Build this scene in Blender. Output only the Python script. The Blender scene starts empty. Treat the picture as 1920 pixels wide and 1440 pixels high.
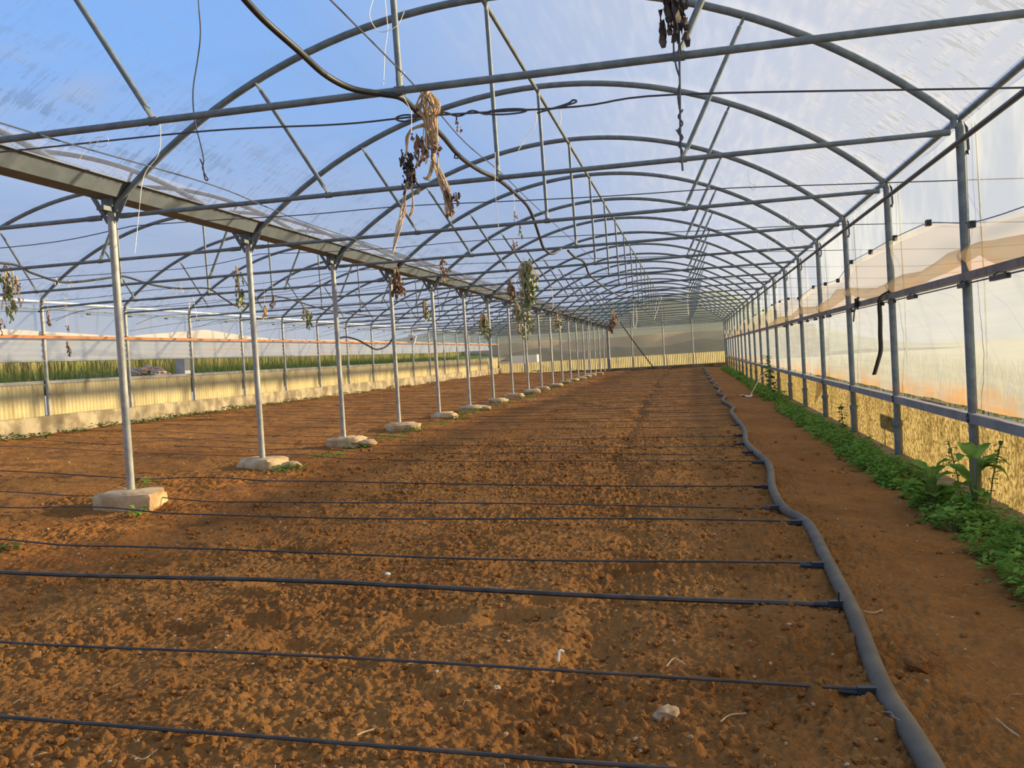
import bpy, math, random
import numpy as np
from mathutils import Vector, Matrix

# ------------------------------------------------------------------ camera, sky, sun, exposure
sc = bpy.context.scene
COL = sc.collection
FPX, YAW, PIT, ROL = 1670.04, 0.1999, -0.0285, -0.0594
CAMP = np.array([4.9817, -4.6212, 1.1713])
_c, _s = math.cos, math.sin
FW = np.array([-_s(YAW)*_c(PIT), _c(YAW)*_c(PIT), _s(PIT)])
_r = np.array([_c(YAW), _s(YAW), 0.0]); _u = np.cross(_r, FW)
RT = _c(ROL)*_r + _s(ROL)*_u
UP = -_s(ROL)*_r + _c(ROL)*_u
cd = bpy.data.cameras.new('camera'); cam = bpy.data.objects.new('camera', cd); COL.objects.link(cam)
cd.sensor_width = 36.0; cd.lens = FPX/1920*36.0; cd.clip_start = 0.05; cd.clip_end = 2000
M4 = Matrix(((RT[0], UP[0], -FW[0], CAMP[0]), (RT[1], UP[1], -FW[1], CAMP[1]), (RT[2], UP[2], -FW[2], CAMP[2]), (0, 0, 0, 1)))
cam.matrix_world = M4
sc.camera = cam
sc.view_settings.view_transform = 'Standard'; sc.view_settings.look = 'None'
sc.view_settings.gamma = 1.0; sc.view_settings.exposure = 0.0; sc.view_settings.use_curve_mapping = False
sc.cycles.transparent_max_bounces = 32
sc.cycles.max_bounces = 8; sc.cycles.diffuse_bounces = 4; sc.cycles.transmission_bounces = 6

def at(px, py, axis, val):
    """the point on the plane axis=val that a measured image position lies on"""
    ray = FW + (px-960)/FPX*RT - (py-720)/FPX*UP
    return CAMP + (val-CAMP[axis])/ray[axis]*ray

SUN_AZ = math.radians(22); SUN_T = 0.275
sun_to = Vector((_c(SUN_AZ), _s(SUN_AZ), SUN_T*_c(SUN_AZ))).normalized()
sl = bpy.data.lights.new('sun', 'SUN'); sl.energy = 11.5; sl.color = (1.0, 0.79, 0.49); sl.angle = math.radians(2.0)
so = bpy.data.objects.new('sun', sl); COL.objects.link(so)
so.rotation_euler = (-sun_to).to_track_quat('-Z', 'Y').to_euler()

class NT:
    """tiny node-tree helper"""
    def __init__(s, tree): s.t = tree; s.n = tree.nodes; s.l = tree.links
    def add(s, typ, **kw):
        n = s.n.new(typ)
        for k, v in kw.items():
            if k.startswith('i_'): n.inputs[k[2:].replace('_', ' ')].default_value = v
            else: setattr(n, k, v)
        return n
    def link(s, a, b): s.l.new(a, b)
    def put(s, inp, v):
        if isinstance(v, bpy.types.NodeSocket): s.l.new(v, inp)
        elif isinstance(v, tuple) and len(v) == 3 and inp.type == 'RGBA': inp.default_value = (*v, 1)
        else: inp.default_value = v
    def math(s, op, a, b=0.0, clamp=False):
        n = s.n.new('ShaderNodeMath'); n.operation = op; n.use_clamp = clamp
        s.put(n.inputs[0], a); s.put(n.inputs[1], b); return n.outputs[0]
    def ramp(s, v, a, b, lo=0.0, hi=1.0):
        n = s.n.new('ShaderNodeMapRange'); n.interpolation_type = 'SMOOTHSTEP'
        s.put(n.inputs[0], v); n.inputs[1].default_value = a; n.inputs[2].default_value = b
        n.inputs[3].default_value = lo; n.inputs[4].default_value = hi; return n.outputs[0]
    def mix(s, f, a, b, mode='MIX'):
        n = s.n.new('ShaderNodeMix'); n.data_type = 'RGBA'; n.blend_type = mode
        s.put(n.inputs[0], f); s.put(n.inputs[6], a); s.put(n.inputs[7], b); return n.outputs[2]
    def noise(s, co, scale, detail=3.0, rough=0.55, sc3=None, out=0):
        if sc3:
            m = s.n.new('ShaderNodeMapping'); m.inputs['Scale'].default_value = sc3; s.l.new(co, m.inputs[0]); co = m.outputs[0]
        n = s.n.new('ShaderNodeTexNoise'); n.inputs['Scale'].default_value = scale; n.inputs['Detail'].default_value = detail
        n.inputs['Roughness'].default_value = rough; s.l.new(co, n.inputs['Vector']); return n.outputs[out]
    def xyz(s, co):
        n = s.n.new('ShaderNodeSeparateXYZ'); s.l.new(co, n.inputs[0]); return n.outputs

w = bpy.data.worlds.new('sky'); sc.world = w; w.use_nodes = True
T = NT(w.node_tree); T.n.clear()
co = T.add('ShaderNodeTexCoord').outputs['Generated']
X, Y, Z = T.xyz(co)
cl = T.noise(co, 3.2, 5.0, 0.55, (1.0, 1.0, 2.6))
side = T.ramp(T.math('ADD', T.math('MULTIPLY', X, 1.0), T.math('MULTIPLY', cl, 0.35)), -0.44, 0.44)
low = T.ramp(Z, 0.36, 0.08)
patch = T.ramp(cl, 0.50, 0.72, 0.0, 0.65)
f1 = T.math('MAXIMUM', T.math('MAXIMUM', side, T.math('MULTIPLY', low, 0.9)), patch, True)
skyc = T.mix(f1, (0.235, 0.49, 0.98), (0.46, 0.52, 0.64))
skyc = T.mix(T.ramp(Z, 0.12, 0.0, 0.0, 0.5), skyc, (0.60, 0.60, 0.62))
bg = T.add('ShaderNodeBackground'); T.link(skyc, bg.inputs[0]); bg.inputs[1].default_value = 1.0
T.link(bg.outputs[0], T.add('ShaderNodeOutputWorld').inputs[0])

# ------------------------------------------------------------------ materials
def mat(name):
    m = bpy.data.materials.new(name); m.use_nodes = True; t = NT(m.node_tree); t.n.clear()
    out = t.add('ShaderNodeOutputMaterial'); tc = t.add('ShaderNodeTexCoord')
    return m, t, out, tc.outputs['Object'], t.add('ShaderNodeNewGeometry').outputs['Position']

def simple(name, c1, c2=None, scale=8.0, rough=0.6, metal=0.0, bump=0.0, world=True, spec=0.4):
    m, t, out, ob, pos = mat(name)
    b = t.add('ShaderNodeBsdfPrincipled'); b.inputs['Roughness'].default_value = rough; b.inputs['Metallic'].default_value = metal
    b.inputs['Specular IOR Level'].default_value = spec
    co = pos if world else ob
    if c2:
        nz = t.noise(co, scale, 4.0, 0.6)
        t.link(t.mix(t.ramp(nz, 0.36, 0.64), c1, c2), b.inputs['Base Color'])
        if bump:
            bp = t.add('ShaderNodeBump'); bp.inputs['Strength'].default_value = bump; bp.inputs['Distance'].default_value = 0.01
            t.link(nz, bp.inputs['Height']); t.link(bp.outputs[0], b.inputs['Normal'])
    else: b.inputs['Base Color'].default_value = (*c1, 1)
    t.link(b.outputs[0], out.inputs[0]); return m

def film(name, transp, colr, dirt=None, tr_tint=(0.97, 0.98, 1.0), trl=0.75, spec=0.0):
    """thin plastic: clear part + milky part; dirt(t,pos)->(factor lost from the clear part, dirt colour, dirt factor)"""
    m, t, out, ob, pos = mat(name)
    fac = transp; c = colr
    if dirt:
        lost, dc, df = dirt(t, pos)
        fac = t.math('SUBTRACT', transp, lost, True)
        c = t.mix(df, colr, dc)
    tl = t.add('ShaderNodeBsdfTranslucent'); t.put(tl.inputs[0], c)
    df_ = t.add('ShaderNodeBsdfDiffuse'); t.put(df_.inputs[0], c)
    m1 = t.add('ShaderNodeMixShader'); m1.inputs[0].default_value = trl; t.link(df_.outputs[0], m1.inputs[1]); t.link(tl.outputs[0], m1.inputs[2])
    tp = t.add('ShaderNodeBsdfTransparent'); tp.inputs[0].default_value = (*tr_tint, 1)
    m2 = t.add('ShaderNodeMixShader'); t.put(m2.inputs[0], fac); t.link(m1.outputs[0], m2.inputs[1]); t.link(tp.outputs[0], m2.inputs[2])
    last = m2.outputs[0]
    if spec:
        g = t.add('ShaderNodeBsdfGlossy'); g.inputs['Roughness'].default_value = 0.25
        m3 = t.add('ShaderNodeMixShader'); m3.inputs[0].default_value = spec; t.link(last, m3.inputs[1]); t.link(g.outputs[0], m3.inputs[2]); last = m3.outputs[0]
    t.link(last, out.inputs[0]); return m

def roof_dirt_glow(t, pos):
    x, y, z = t.xyz(pos)
    st = t.noise(pos, 1.0, 4.0, 0.6, (9.0, 1.1, 9.0))             # streaks run along the span
    spk = t.noise(pos, 14.0, 4.0, 0.7, (0.28, 1.3, 0.28))
    big = t.noise(pos, 0.35, 2.0)
    # whitish glow along every hoop, painted into the film as a milkier band
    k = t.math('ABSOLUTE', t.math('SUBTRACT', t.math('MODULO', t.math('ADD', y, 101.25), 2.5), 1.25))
    hoop_glow = t.ramp(k, 0.28, 0.03)
    side = t.ramp(t.math('ABSOLUTE', t.math('SUBTRACT', t.math('MODULO', t.math('ADD', x, 14.0), 7.0), 3.5)), 1.9, 3.3)
    smud = t.math('MULTIPLY', t.ramp(t.math('MULTIPLY', spk, t.math('ADD', st, 0.5)), 0.48, 0.62), side)
    lost = t.math('ADD', t.math('MULTIPLY', t.ramp(st, 0.42, 0.72), 0.10), t.math('MULTIPLY', hoop_glow, 0.08))
    lost = t.math('ADD', lost, t.math('MULTIPLY', smud, 0.22))
    lost = t.math('ADD', lost, t.math('MULTIPLY', big, 0.06))
    return lost, (0.30, 0.32, 0.31), t.math('MULTIPLY', smud, 0.95)

def wall_dirt(t, pos):
    x, y, z = t.xyz(pos)
    hz = t.noise(pos, 1.0, 4.0, 0.6, (1.0, 0.7, 16.0))
    dg = t.noise(pos, 2.0, 5.0, 0.6, (1.0, 0.6, 4.5))
    stain = t.math('MULTIPLY', t.ramp(t.math('ADD', z, t.math('MULTIPLY', dg, 0.35)), 1.02, 0.72), t.ramp(t.noise(pos, 1.3, 3.0), 0.35, 0.6, 0.25, 1.0))
    lost = t.math('ADD', t.math('MULTIPLY', t.ramp(hz, 0.35, 0.7), 0.10), t.math('MULTIPLY', stain, 0.15))
    return lost, (0.42, 0.22, 0.07), t.math('MULTIPLY', stain, 0.9)

def curtain_dirt(t, pos):
    x, y, z = t.xyz(pos)
    n = t.noise(pos, 1.6, 4.0, 0.6, (1.0, 0.6, 2.0))
    d = t.math('MULTIPLY', t.ramp(z, 1.82, 1.60), t.ramp(n, 0.42, 0.62))
    return t.math('MULTIPLY', n, 0.05), (0.72, 0.40, 0.14), t.math('MULTIPLY', d, 0.8)

def gable_dirt(t, pos):
    n = t.noise(pos, 0.8, 4.0, 0.6, (1.0, 1.0, 3.0))
    return t.math('MULTIPLY', n, 0.14), (0.5, 0.45, 0.35), t.math('MULTIPLY', n, 0.4)

M = {}
M['roof'] = film('clear_roof_film', 0.89, (0.80, 0.82, 0.86), roof_dirt_glow)
M['film_up'] = film('clear_wall_film', 0.80, (0.36, 0.43, 0.48), lambda t, p: (t.math('MULTIPLY', t.ramp(t.noise(p, 1.2, 4.0, 0.6, (1, 1, 0.5)), 0.4, 0.65), 0.25), (0.9, 0.9, 0.9), 0.3))
M['film_low'] = film('milky_wall_film', 0.42, (0.36, 0.39, 0.415), wall_dirt)
M['curtain'] = film('beige_vent_sheet', 0.72, (0.56, 0.52, 0.46), curtain_dirt, (0.96, 0.88, 0.75), 0.7)
M['cream'] = film('cream_vent_sheet', 0.25, (0.80, 0.72, 0.58), curtain_dirt if False else None, (0.95, 0.88, 0.75), 0.5)
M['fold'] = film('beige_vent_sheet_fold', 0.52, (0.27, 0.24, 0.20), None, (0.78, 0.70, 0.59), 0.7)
M['roll'] = film('dusty_grey_vent_film', 0.25, (0.70, 0.71, 0.72), lambda t, p: (t.math('MULTIPLY', t.noise(p, 1.0, 3.0, 0.5, (1, 0.3, 22)), 0.25), (0.80, 0.62, 0.42), t.ramp(t.noise(p, 1.0, 2.0, 0.5, (1, 0.15, 14)), 0.55, 0.7, 0.0, 0.7)))
M['gable'] = film('dusty_gable_film', 0.80, (0.36, 0.34, 0.28), gable_dirt, (0.94, 0.92, 0.86))

def panel_mat(name, c1, c2, spk, transp, trl):
    m, t, out, ob, pos = mat(name)
    n1 = t.noise(pos, 55.0, 4.0, 0.75, (1.0, 1.0, 0.45)); n2 = t.noise(pos, 3.0, 4.0, 0.6, (1.0, 1.0, 0.4))
    c = t.mix(t.ramp(n1, 0.40, 0.60), c1, c2) if spk else t.mix(t.ramp(n1, 0.3, 0.7, 0.0, 0.35), c1, c2)
    c = t.mix(t.ramp(n2, 0.45, 0.75, 0.0, 0.6), c, tuple(v*0.6 for v in c2))
    tl = t.add('ShaderNodeBsdfTranslucent'); t.put(tl.inputs[0], c)
    d = t.add('ShaderNodeBsdfDiffuse'); t.put(d.inputs[0], c)
    m1 = t.add('ShaderNodeMixShader'); m1.inputs[0].default_value = trl; t.link(d.outputs[0], m1.inputs[1]); t.link(tl.outputs[0], m1.inputs[2])
    tp = t.add('ShaderNodeBsdfTransparent'); tp.inputs[0].default_value = (1.0, 0.85, 0.5, 1)
    m2 = t.add('ShaderNodeMixShader'); m2.inputs[0].default_value = transp; t.link(m1.outputs[0], m2.inputs[1]); t.link(tp.outputs[0], m2.inputs[2])
    t.link(m2.outputs[0], out.inputs[0]); return m
M['panel_near'] = panel_mat('speckled_yellow_fibreglass', (0.33, 0.262, 0.12), (0.085, 0.06, 0.018), True, 0.05, 0.72)
M['panel_far'] = panel_mat('cream_yellow_corrugated_fibreglass', (0.66, 0.56, 0.30), (0.45, 0.34, 0.15), False, 0.02, 0.3)
M['panel_gable'] = panel_mat('yellow_gable_fibreglass', (0.78, 0.66, 0.33), (0.52, 0.40, 0.16), False, 0.05, 0.6)
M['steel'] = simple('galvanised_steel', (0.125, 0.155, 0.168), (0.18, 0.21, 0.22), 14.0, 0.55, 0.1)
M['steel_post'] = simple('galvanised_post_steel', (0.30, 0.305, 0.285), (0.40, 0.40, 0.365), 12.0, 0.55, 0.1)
M['gutter'] = simple('dull_zinc_gutter', (0.105, 0.13, 0.15), (0.14, 0.165, 0.185), 5.0, 0.6, 0.1)
M['rail'] = simple('weathered_rail', (0.20, 0.205, 0.21), (0.28, 0.28, 0.28), 4.0, 0.6, 0.1)
M['wood'] = simple('dusty_rail', (0.19, 0.155, 0.125), (0.27, 0.225, 0.185), 6.0, 0.9)
M['rust'] = simple('rusty_rail', (0.34, 0.13, 0.05), (0.24, 0.12, 0.06), 3.0, 0.75)
M['wire'] = simple('dark_wire', (0.07, 0.075, 0.09), rough=0.5)
M['black'] = simple('black_plastic', (0.02, 0.021, 0.024), rough=0.4)
M['drip'] = simple('dusty_black_drip_tube', (0.033, 0.029, 0.024), (0.075, 0.06, 0.046), 9.0, 0.55)
M['hose_dark'] = simple('black_irrigation_hose', (0.018, 0.022, 0.025), (0.034, 0.037, 0.040), 9.0, 0.5)
M['hose'] = simple('dusty_grey_hose', (0.092, 0.078, 0.058), (0.14, 0.118, 0.088), 5.0, 0.75)
M['blue'] = simple('blue_grey_fitting', (0.022, 0.036, 0.05), rough=0.5)
M['twine'] = simple('white_twine', (0.78, 0.74, 0.66), rough=0.8)
M['straw'] = simple('dry_straw_stems', (0.46, 0.31, 0.17), (0.60, 0.45, 0.28), 30.0, 0.85)
M['dryleaf'] = simple('shrivelled_brown_leaves', (0.16, 0.10, 0.07), (0.34, 0.22, 0.13), 30.0, 0.9)
M['darkleaf'] = simple('blackened_leaves', (0.035, 0.028, 0.028), (0.09, 0.07, 0.06), 30.0, 0.85)
M['paleleaf'] = simple('wilted_green_leaves', (0.20, 0.26, 0.10), (0.36, 0.36, 0.20), 30.0, 0.85)
M['concrete'] = simple('earth_stained_concrete', (0.35, 0.295, 0.19), (0.17, 0.135, 0.08), 2.5, 0.9, bump=0.4)
M['kerb'] = simple('dirty_kerb', (0.20, 0.13, 0.07), (0.30, 0.22, 0.13), 5.0, 0.95, bump=0.5)
M['stone'] = simple('pale_footing_concrete', (0.60, 0.46, 0.28), (0.44, 0.30, 0.16), 9.0, 0.95, bump=0.8)
M['pebble'] = simple('pale_pebble', (0.50, 0.38, 0.26), (0.36, 0.24, 0.13), 20.0, 0.9)
M['white'] = simple('off_white_plastic', (0.75, 0.72, 0.64), rough=0.6)
M['rubble'] = simple('pinkish_rubble', (0.45, 0.30, 0.24), (0.38, 0.34, 0.30), 3.0, 0.9)
M['far_post'] = simple('pale_concrete_pillar', (0.42, 0.44, 0.45), (0.34, 0.35, 0.36), 3.0, 0.9)

def leafmat(name, c1, c2, scale=6.0):
    m, t, out, ob, pos = mat(name)
    c = t.mix(t.ramp(t.noise(pos, scale, 3.0), 0.35, 0.65), c1, c2)
    d = t.add('ShaderNodeBsdfDiffuse'); t.link(c, d.inputs[0])
    tl = t.add('ShaderNodeBsdfTranslucent'); t.link(c, tl.inputs[0])
    g = t.add('ShaderNodeMixShader'); g.inputs[0].default_value = 0.4; t.link(d.outputs[0], g.inputs[1]); t.link(tl.outputs[0], g.inputs[2])
    t.link(g.outputs[0], out.inputs[0]); return m
M['weed'] = leafmat('fresh_weed_leaves', (0.12, 0.25, 0.045), (0.26, 0.42, 0.09), 7.0)
M['weed_dark'] = leafmat('dark_weed_leaves', (0.06, 0.12, 0.04), (0.10, 0.18, 0.05), 5.0)
M['grass'] = leafmat('bank_grass', (0.10, 0.16, 0.04), (0.22, 0.27, 0.09), 1.0)
M['reed'] = leafmat('yellow_green_reeds', (0.26, 0.27, 0.09), (0.36, 0.33, 0.15), 0.7)
M['weed_stem'] = simple('weed_stem', (0.16, 0.20, 0.07), rough=0.8)
M['hill'] = simple('scrub_hillside', (0.10, 0.15, 0.10), (0.17, 0.21, 0.14), 0.12, 1.0)
M['earth'] = simple('outside_earth', (0.24, 0.15, 0.08), (0.20, 0.20, 0.10), 0.6, 1.0)
M['pale_earth'] = simple('dry_grassy_ground', (0.42, 0.36, 0.22), (0.34, 0.34, 0.18), 0.8, 1.0)
M['terrace'] = simple('brown_terrace', (0.46, 0.34, 0.19), (0.36, 0.26, 0.15), 0.5, 1.0)
M['band'] = simple('grey_green_scrub', (0.08, 0.10, 0.08), (0.13, 0.135, 0.105), 0.5, 1.0)

def soil_mat():
    m, t, out, ob, pos = mat('red_brown_tilled_soil')
    n1 = t.noise(pos, 0.7, 4.0, 0.6); n2 = t.noise(pos, 45.0, 5.0, 0.7); n3 = t.noise(pos, 6.0, 4.0, 0.65)
    c = t.mix(t.ramp(n1, 0.35, 0.65), (0.245, 0.106, 0.030), (0.31, 0.145, 0.043))
    c = t.mix(t.ramp(n3, 0.45, 0.7, 0.0, 0.5), c, (0.18, 0.076, 0.023))
    c = t.mix(t.ramp(n2, 0.5, 0.75, 0.0, 0.6), c, (0.40, 0.22, 0.085))
    c = t.mix(t.ramp(n2, 0.45, 0.25, 0.0, 0.5), c, (0.11, 0.048, 0.018))
    b = t.add('ShaderNodeBsdfPrincipled'); b.inputs['Roughness'].default_value = 0.95; b.inputs['Specular IOR Level'].default_value = 0.1
    t.link(c, b.inputs['Base Color'])
    bp = t.add('ShaderNodeBump'); bp.inputs['Strength'].default_value = 0.7; bp.inputs['Distance'].default_value = 0.03
    t.link(t.math('ADD', t.math('MULTIPLY', t.noise(pos, 70.0, 4.0, 0.7), .5), t.noise(pos, 24.0, 4.0, 0.65)), bp.inputs['Height']); t.link(bp.outputs[0], b.inputs['Normal'])
    t.link(b.outputs[0], out.inputs[0]); return m
M['soil'] = soil_mat()

# ------------------------------------------------------------------ geometry helpers
class MB:
    def __init__(s): s.v = []; s.f = []
    def raw(s, vs, fs):
        o = len(s.v); s.v += [tuple(map(float, v)) for v in vs]; s.f += [tuple(i+o for i in f) for f in fs]; return s
    def box(s, x0, x1, y0, y1, z0, z1):
        return s.raw([(x0,y0,z0),(x1,y0,z0),(x1,y1,z0),(x0,y1,z0),(x0,y0,z1),(x1,y0,z1),(x1,y1,z1),(x0,y1,z1)],
                     [(0,3,2,1),(4,5,6,7),(0,1,5,4),(1,2,6,5),(2,3,7,6),(3,0,4,7)])
    def tube(s, pts, r, n=8, cap=True, flat=1.0):
        P = [np.array(p, float) for p in pts]; rs = r if hasattr(r, '__len__') else [r]*len(P)
        tang = []
        for i in range(len(P)):
            a = P[max(0, i-1)]; b = P[min(len(P)-1, i+1)]; d = b-a; L = np.linalg.norm(d); tang.append(d/L if L > 1e-9 else np.array([0, 0, 1.0]))
        ref = np.array([0, 0, 1.0]) if abs(tang[0][2]) < 0.9 else np.array([1.0, 0, 0])
        u = np.cross(ref, tang[0]); u /= np.linalg.norm(u)
        vs = []; fs = []
        for i, p in enumerate(P):
            t = tang[i]; u = u - t*np.dot(u, t); nu = np.linalg.norm(u)
            if nu < 1e-6: u = np.cross([0.3, 0.5, 0.8], t); nu = np.linalg.norm(u)
            u = u/nu; v = np.cross(t, u)
            for k in range(n):
                a = 2*math.pi*k/n
                vs.append(p + rs[i]*(math.cos(a)*u + flat*math.sin(a)*v))
        for i in range(len(P)-1):
            for k in range(n):
                a = i*n+k; b = i*n+(k+1) % n
                fs.append((a, b, b+n, a+n))
        if cap: fs.append(tuple(range(n-1, -1, -1))); fs.append(tuple((len(P)-1)*n+k for k in range(n)))
        return s.raw(vs, fs)
    def prism(s, prof, y0, y1):
        n = len(prof); vs = [(x, y0, z) for x, z in prof]+[(x, y1, z) for x, z in prof]
        fs = [(i, (i+1) % n, (i+1) % n+n, i+n) for i in range(n)]+[tuple(range(n-1, -1, -1)), tuple(range(n, 2*n))]
        return s.raw(vs, fs)
    def grid(s, fn, nu, nv):
        vs = [fn(i/nu, j/nv) for i in range(nu+1) for j in range(nv+1)]
        fs = [(i*(nv+1)+j, (i+1)*(nv+1)+j, (i+1)*(nv+1)+j+1, i*(nv+1)+j+1) for i in range(nu) for j in range(nv)]
        return s.raw(vs, fs)
    def blob(s, c, rx, ry, rz, rnd, amp=0.15, nu=10, nv=7, rot=0.0, sq=1.0):
        vs = []; ca, sa = math.cos(rot), math.sin(rot)
        def pw(v): return math.copysign(abs(v)**sq, v)
        for j in range(1, nv):
            th = math.pi*j/nv
            for i in range(nu):
                ph = 2*math.pi*i/nu; k = 1+rnd.uniform(-amp, amp)
                x = rx*k*pw(math.sin(th)*math.cos(ph)); y = ry*k*pw(math.sin(th)*math.sin(ph)); z = rz*k*pw(math.cos(th))
                vs.append((c[0]+x*ca-y*sa, c[1]+x*sa+y*ca, c[2]+z))
        vs.append((c[0], c[1], c[2]+rz)); vs.append((c[0], c[1], c[2]-rz)); top = len(vs)-2
        fs = [(j*nu+i, (j+1)*nu+i, (j+1)*nu+(i+1) % nu, j*nu+(i+1) % nu) for j in range(nv-2) for i in range(nu)]
        fs += [(top, i, (i+1) % nu) for i in range(nu)]+[(top+1, (nv-2)*nu+(i+1) % nu, (nv-2)*nu+i) for i in range(nu)]
        return s.raw(vs, fs)
    def build(s, name, m, parent=None, smooth=True, loc=None):
        me = bpy.data.meshes.new(name)
        vs = s.v
        if loc is not None: vs = [(v[0]-loc[0], v[1]-loc[1], v[2]-loc[2]) for v in vs]
        me.from_pydata(vs, [], s.f)
        if smooth: me.polygons.foreach_set('use_smooth', [True]*len(me.polygons))
        me.materials.append(m); me.update()
        if smooth and len(s.f) < 200000:
            try: me.set_sharp_from_angle(angle=math.radians(50))
            except Exception: pass
        o = bpy.data.objects.new(name, me); COL.objects.link(o)
        if loc is not None: o.location = loc
        if parent: o.parent = parent
        return o

def empty(name, loc=(0, 0, 0)):
    o = bpy.data.objects.new(name, None); COL.objects.link(o); o.location = loc; o.empty_display_size = 0.1; return o
def tag(o, label=None, cat=None, group=None, kind=None):
    if label: o['label'] = label
    if cat: o['category'] = cat
    if group: o['group'] = group
    if kind: o['kind'] = kind
    return o
def copy_tree(o, parent=None):
    c = o.copy(); COL.objects.link(c)
    if parent: c.parent = parent
    for ch in list(o.children): copy_tree(ch, c)
    return c
ORD = ['nearest', 'second', 'third', 'fourth', 'fifth', 'sixth', 'seventh', 'eighth', 'ninth', 'tenth', 'eleventh', 'twelfth', 'thirteenth',
       'fourteenth', 'fifteenth', 'sixteenth', 'seventeenth', 'eighteenth', 'nineteenth', 'twentieth']
_tens = ['', '', 'twenty', 'thirty', 'forty', 'fifty', 'sixty', 'seventy']
_tenth = ['', '', 'twentieth', 'thirtieth', 'fortieth', 'fiftieth', 'sixtieth', 'seventieth']
def nth(i):                                   # i = 0 is the nearest
    if i < 20: return ORD[i]
    q, r = divmod(i+1, 10)
    return _tenth[q] if r == 0 else _tens[q]+'-'+(['', 'first']+ORD[1:9])[r]
def smooth_path(pts, n=8):
    P = [np.array(p, float) for p in pts]; P = [2*P[0]-P[1]]+P+[2*P[-1]-P[-2]]; out = []
    for i in range(1, len(P)-2):
        for k in range(n):
            t = k/n; a, b, c, d = P[i-1], P[i], P[i+1], P[i+2]
            out.append(0.5*((2*b)+(-a+c)*t+(2*a-5*b+4*c-d)*t*t+(-a+3*b-3*c+d)*t**3))
    out.append(P[-2]); return out

# ------------------------------------------------------------------ dimensions measured from the frames
W1, W2, D = 7.0, 6.85, 2.5
NK = 20; YB = NK*D                             # the gable stands on frame 20
ZG, ZT = 2.70, 2.64                            # post top, tie bar
RC, CZ, CX = 5.10, -1.01, 3.51                 # hoop circle
def gz(x, y=0.0):                              # lie of the land
    return float(np.interp(x, [-7.2, -6.6, 0.0, 2.0, 5.6, 6.4, 7.0], [0.30, 0.28, 0.05, 0.02, 0.0, -0.06, -0.10]))

# ------------------------------------------------------------------ floor: tilled soil
def vnoise(x, y, s, seed):
    x = x/s; y = y/s; xi = np.floor(x).astype(np.int64); yi = np.floor(y).astype(np.int64); fx = x-xi; fy = y-yi
    def h(a, b):
        n = (a*374761393 + b*668265263 + seed*974711) & 0x7fffffff
        n = ((n ^ (n >> 13))*1274126177) & 0x7fffffff
        return ((n ^ (n >> 16)) & 0xffff)/65535.0
    fx = fx*fx*(3-2*fx); fy = fy*fy*(3-2*fy)
    return (h(xi, yi)*(1-fx)+h(xi+1, yi)*fx)*(1-fy)+(h(xi, yi+1)*(1-fx)+h(xi+1, yi+1)*fx)*fy
def clods(x, y, s, prob, seed, rmin, rmax):
    xi = np.floor(x/s).astype(np.int64); yi = np.floor(y/s).astype(np.int64); out = np.zeros_like(x)
    def h(a, b, q):
        n = (a*374761393 + b*668265263 + (seed*31+q)*974711) & 0x7fffffff
        n = ((n ^ (n >> 13))*1274126177) & 0x7fffffff
        return ((n ^ (n >> 16)) & 0xffff)/65535.0
    for dx in (-1, 0, 1):
        for dy in (-1, 0, 1):
            a = xi+dx; b = yi+dy
            px = (a+h(a, b, 1))*s; py = (b+h(a, b, 2))*s; r = s*(rmin+(rmax-rmin)*h(a, b, 3)); on = h(a, b, 4) < prob
            el = 0.7+0.6*h(a, b, 5)
            q = r*r-(x-px)**2*el-(y-py)**2/el
            out = np.maximum(out, np.where(on & (q > 0), np.sqrt(np.maximum(q, 0))*0.8, 0))
    return out
def soil_h(x, y):
    z = np.interp(x, [-7.2, -6.6, 0.0, 2.0, 5.6, 6.4, 7.0], [0.30, 0.28, 0.05, 0.02, 0.0, -0.06, -0.10])
    z = z+(vnoise(x, y, 0.9, 3)-0.5)*0.05+(vnoise(x, y, 0.33, 4)-0.5)*0.04+(vnoise(x, y, 0.11, 5)-0.5)*0.022
    rough = np.clip(vnoise(x, y, 0.6, 9)*1.7-0.3, 0.12, 1.15)*np.where(x > 5.8, 0.45, 1.0)*np.clip(1.25-(y+2)/14, 0.35, 1.25)
    tr = np.interp(y, [-3, 1.9, 5.2, 11.5, 26.5, 50], [4.6, 4.44, 4.17, 4.02, 3.74, 3.6])+(vnoise(y, y*0, 0.9, 21)-0.5)*0.25
    g = np.exp(-((x-tr)/0.13)**2)
    z = z-g*0.04*vnoise(x, y, 0.3, 22)*1.6; rough = np.clip(rough+g*0.9, 0, 1.8)
    for fx_, fy_, ln in ((3.3, -1.15, .16), (3.75, -0.72, .17), (4.15, -0.75, .16), (2.75, -.05, .17), (3.0, -.9, .15), (2.6, -1.0, .17), (4.3, -.5, .14), (3.6, 1.1, .16), (2.4, 0.65, .2), (4.6, 0.1, .15), (1.1, 1.6, .18), (2.3, 2.6, .2), (3.4, 3.5, .2)):
        z = z-0.055*np.exp(-((x-fx_)/ln)**4-((y-fy_)/0.09)**4)
    z = z+rough*(clods(x, y, 0.13, 0.22, 11, 0.12, 0.30)*0.8+clods(x, y, 0.06, 0.7, 12, 0.22, 0.48)*0.8)+(0.55+0.45*rough)*(clods(x, y, 0.028, 0.92, 13, 0.3, 0.62)*0.95+clods(x, y, 0.0165, 0.9, 14, 0.3, 0.6)*0.9*(y < 3))
    return z
def gh(x, y): return float(soil_h(np.array([float(x)]), np.array([float(y)]))[0])
ys = [-6.5, -4.6, -3.2]; y = -2.55
while y < YB+0.3: ys.append(y); y += max(0.0062, (y-CAMP[1])*0.0028)
ys.append(YB+0.3)
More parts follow.
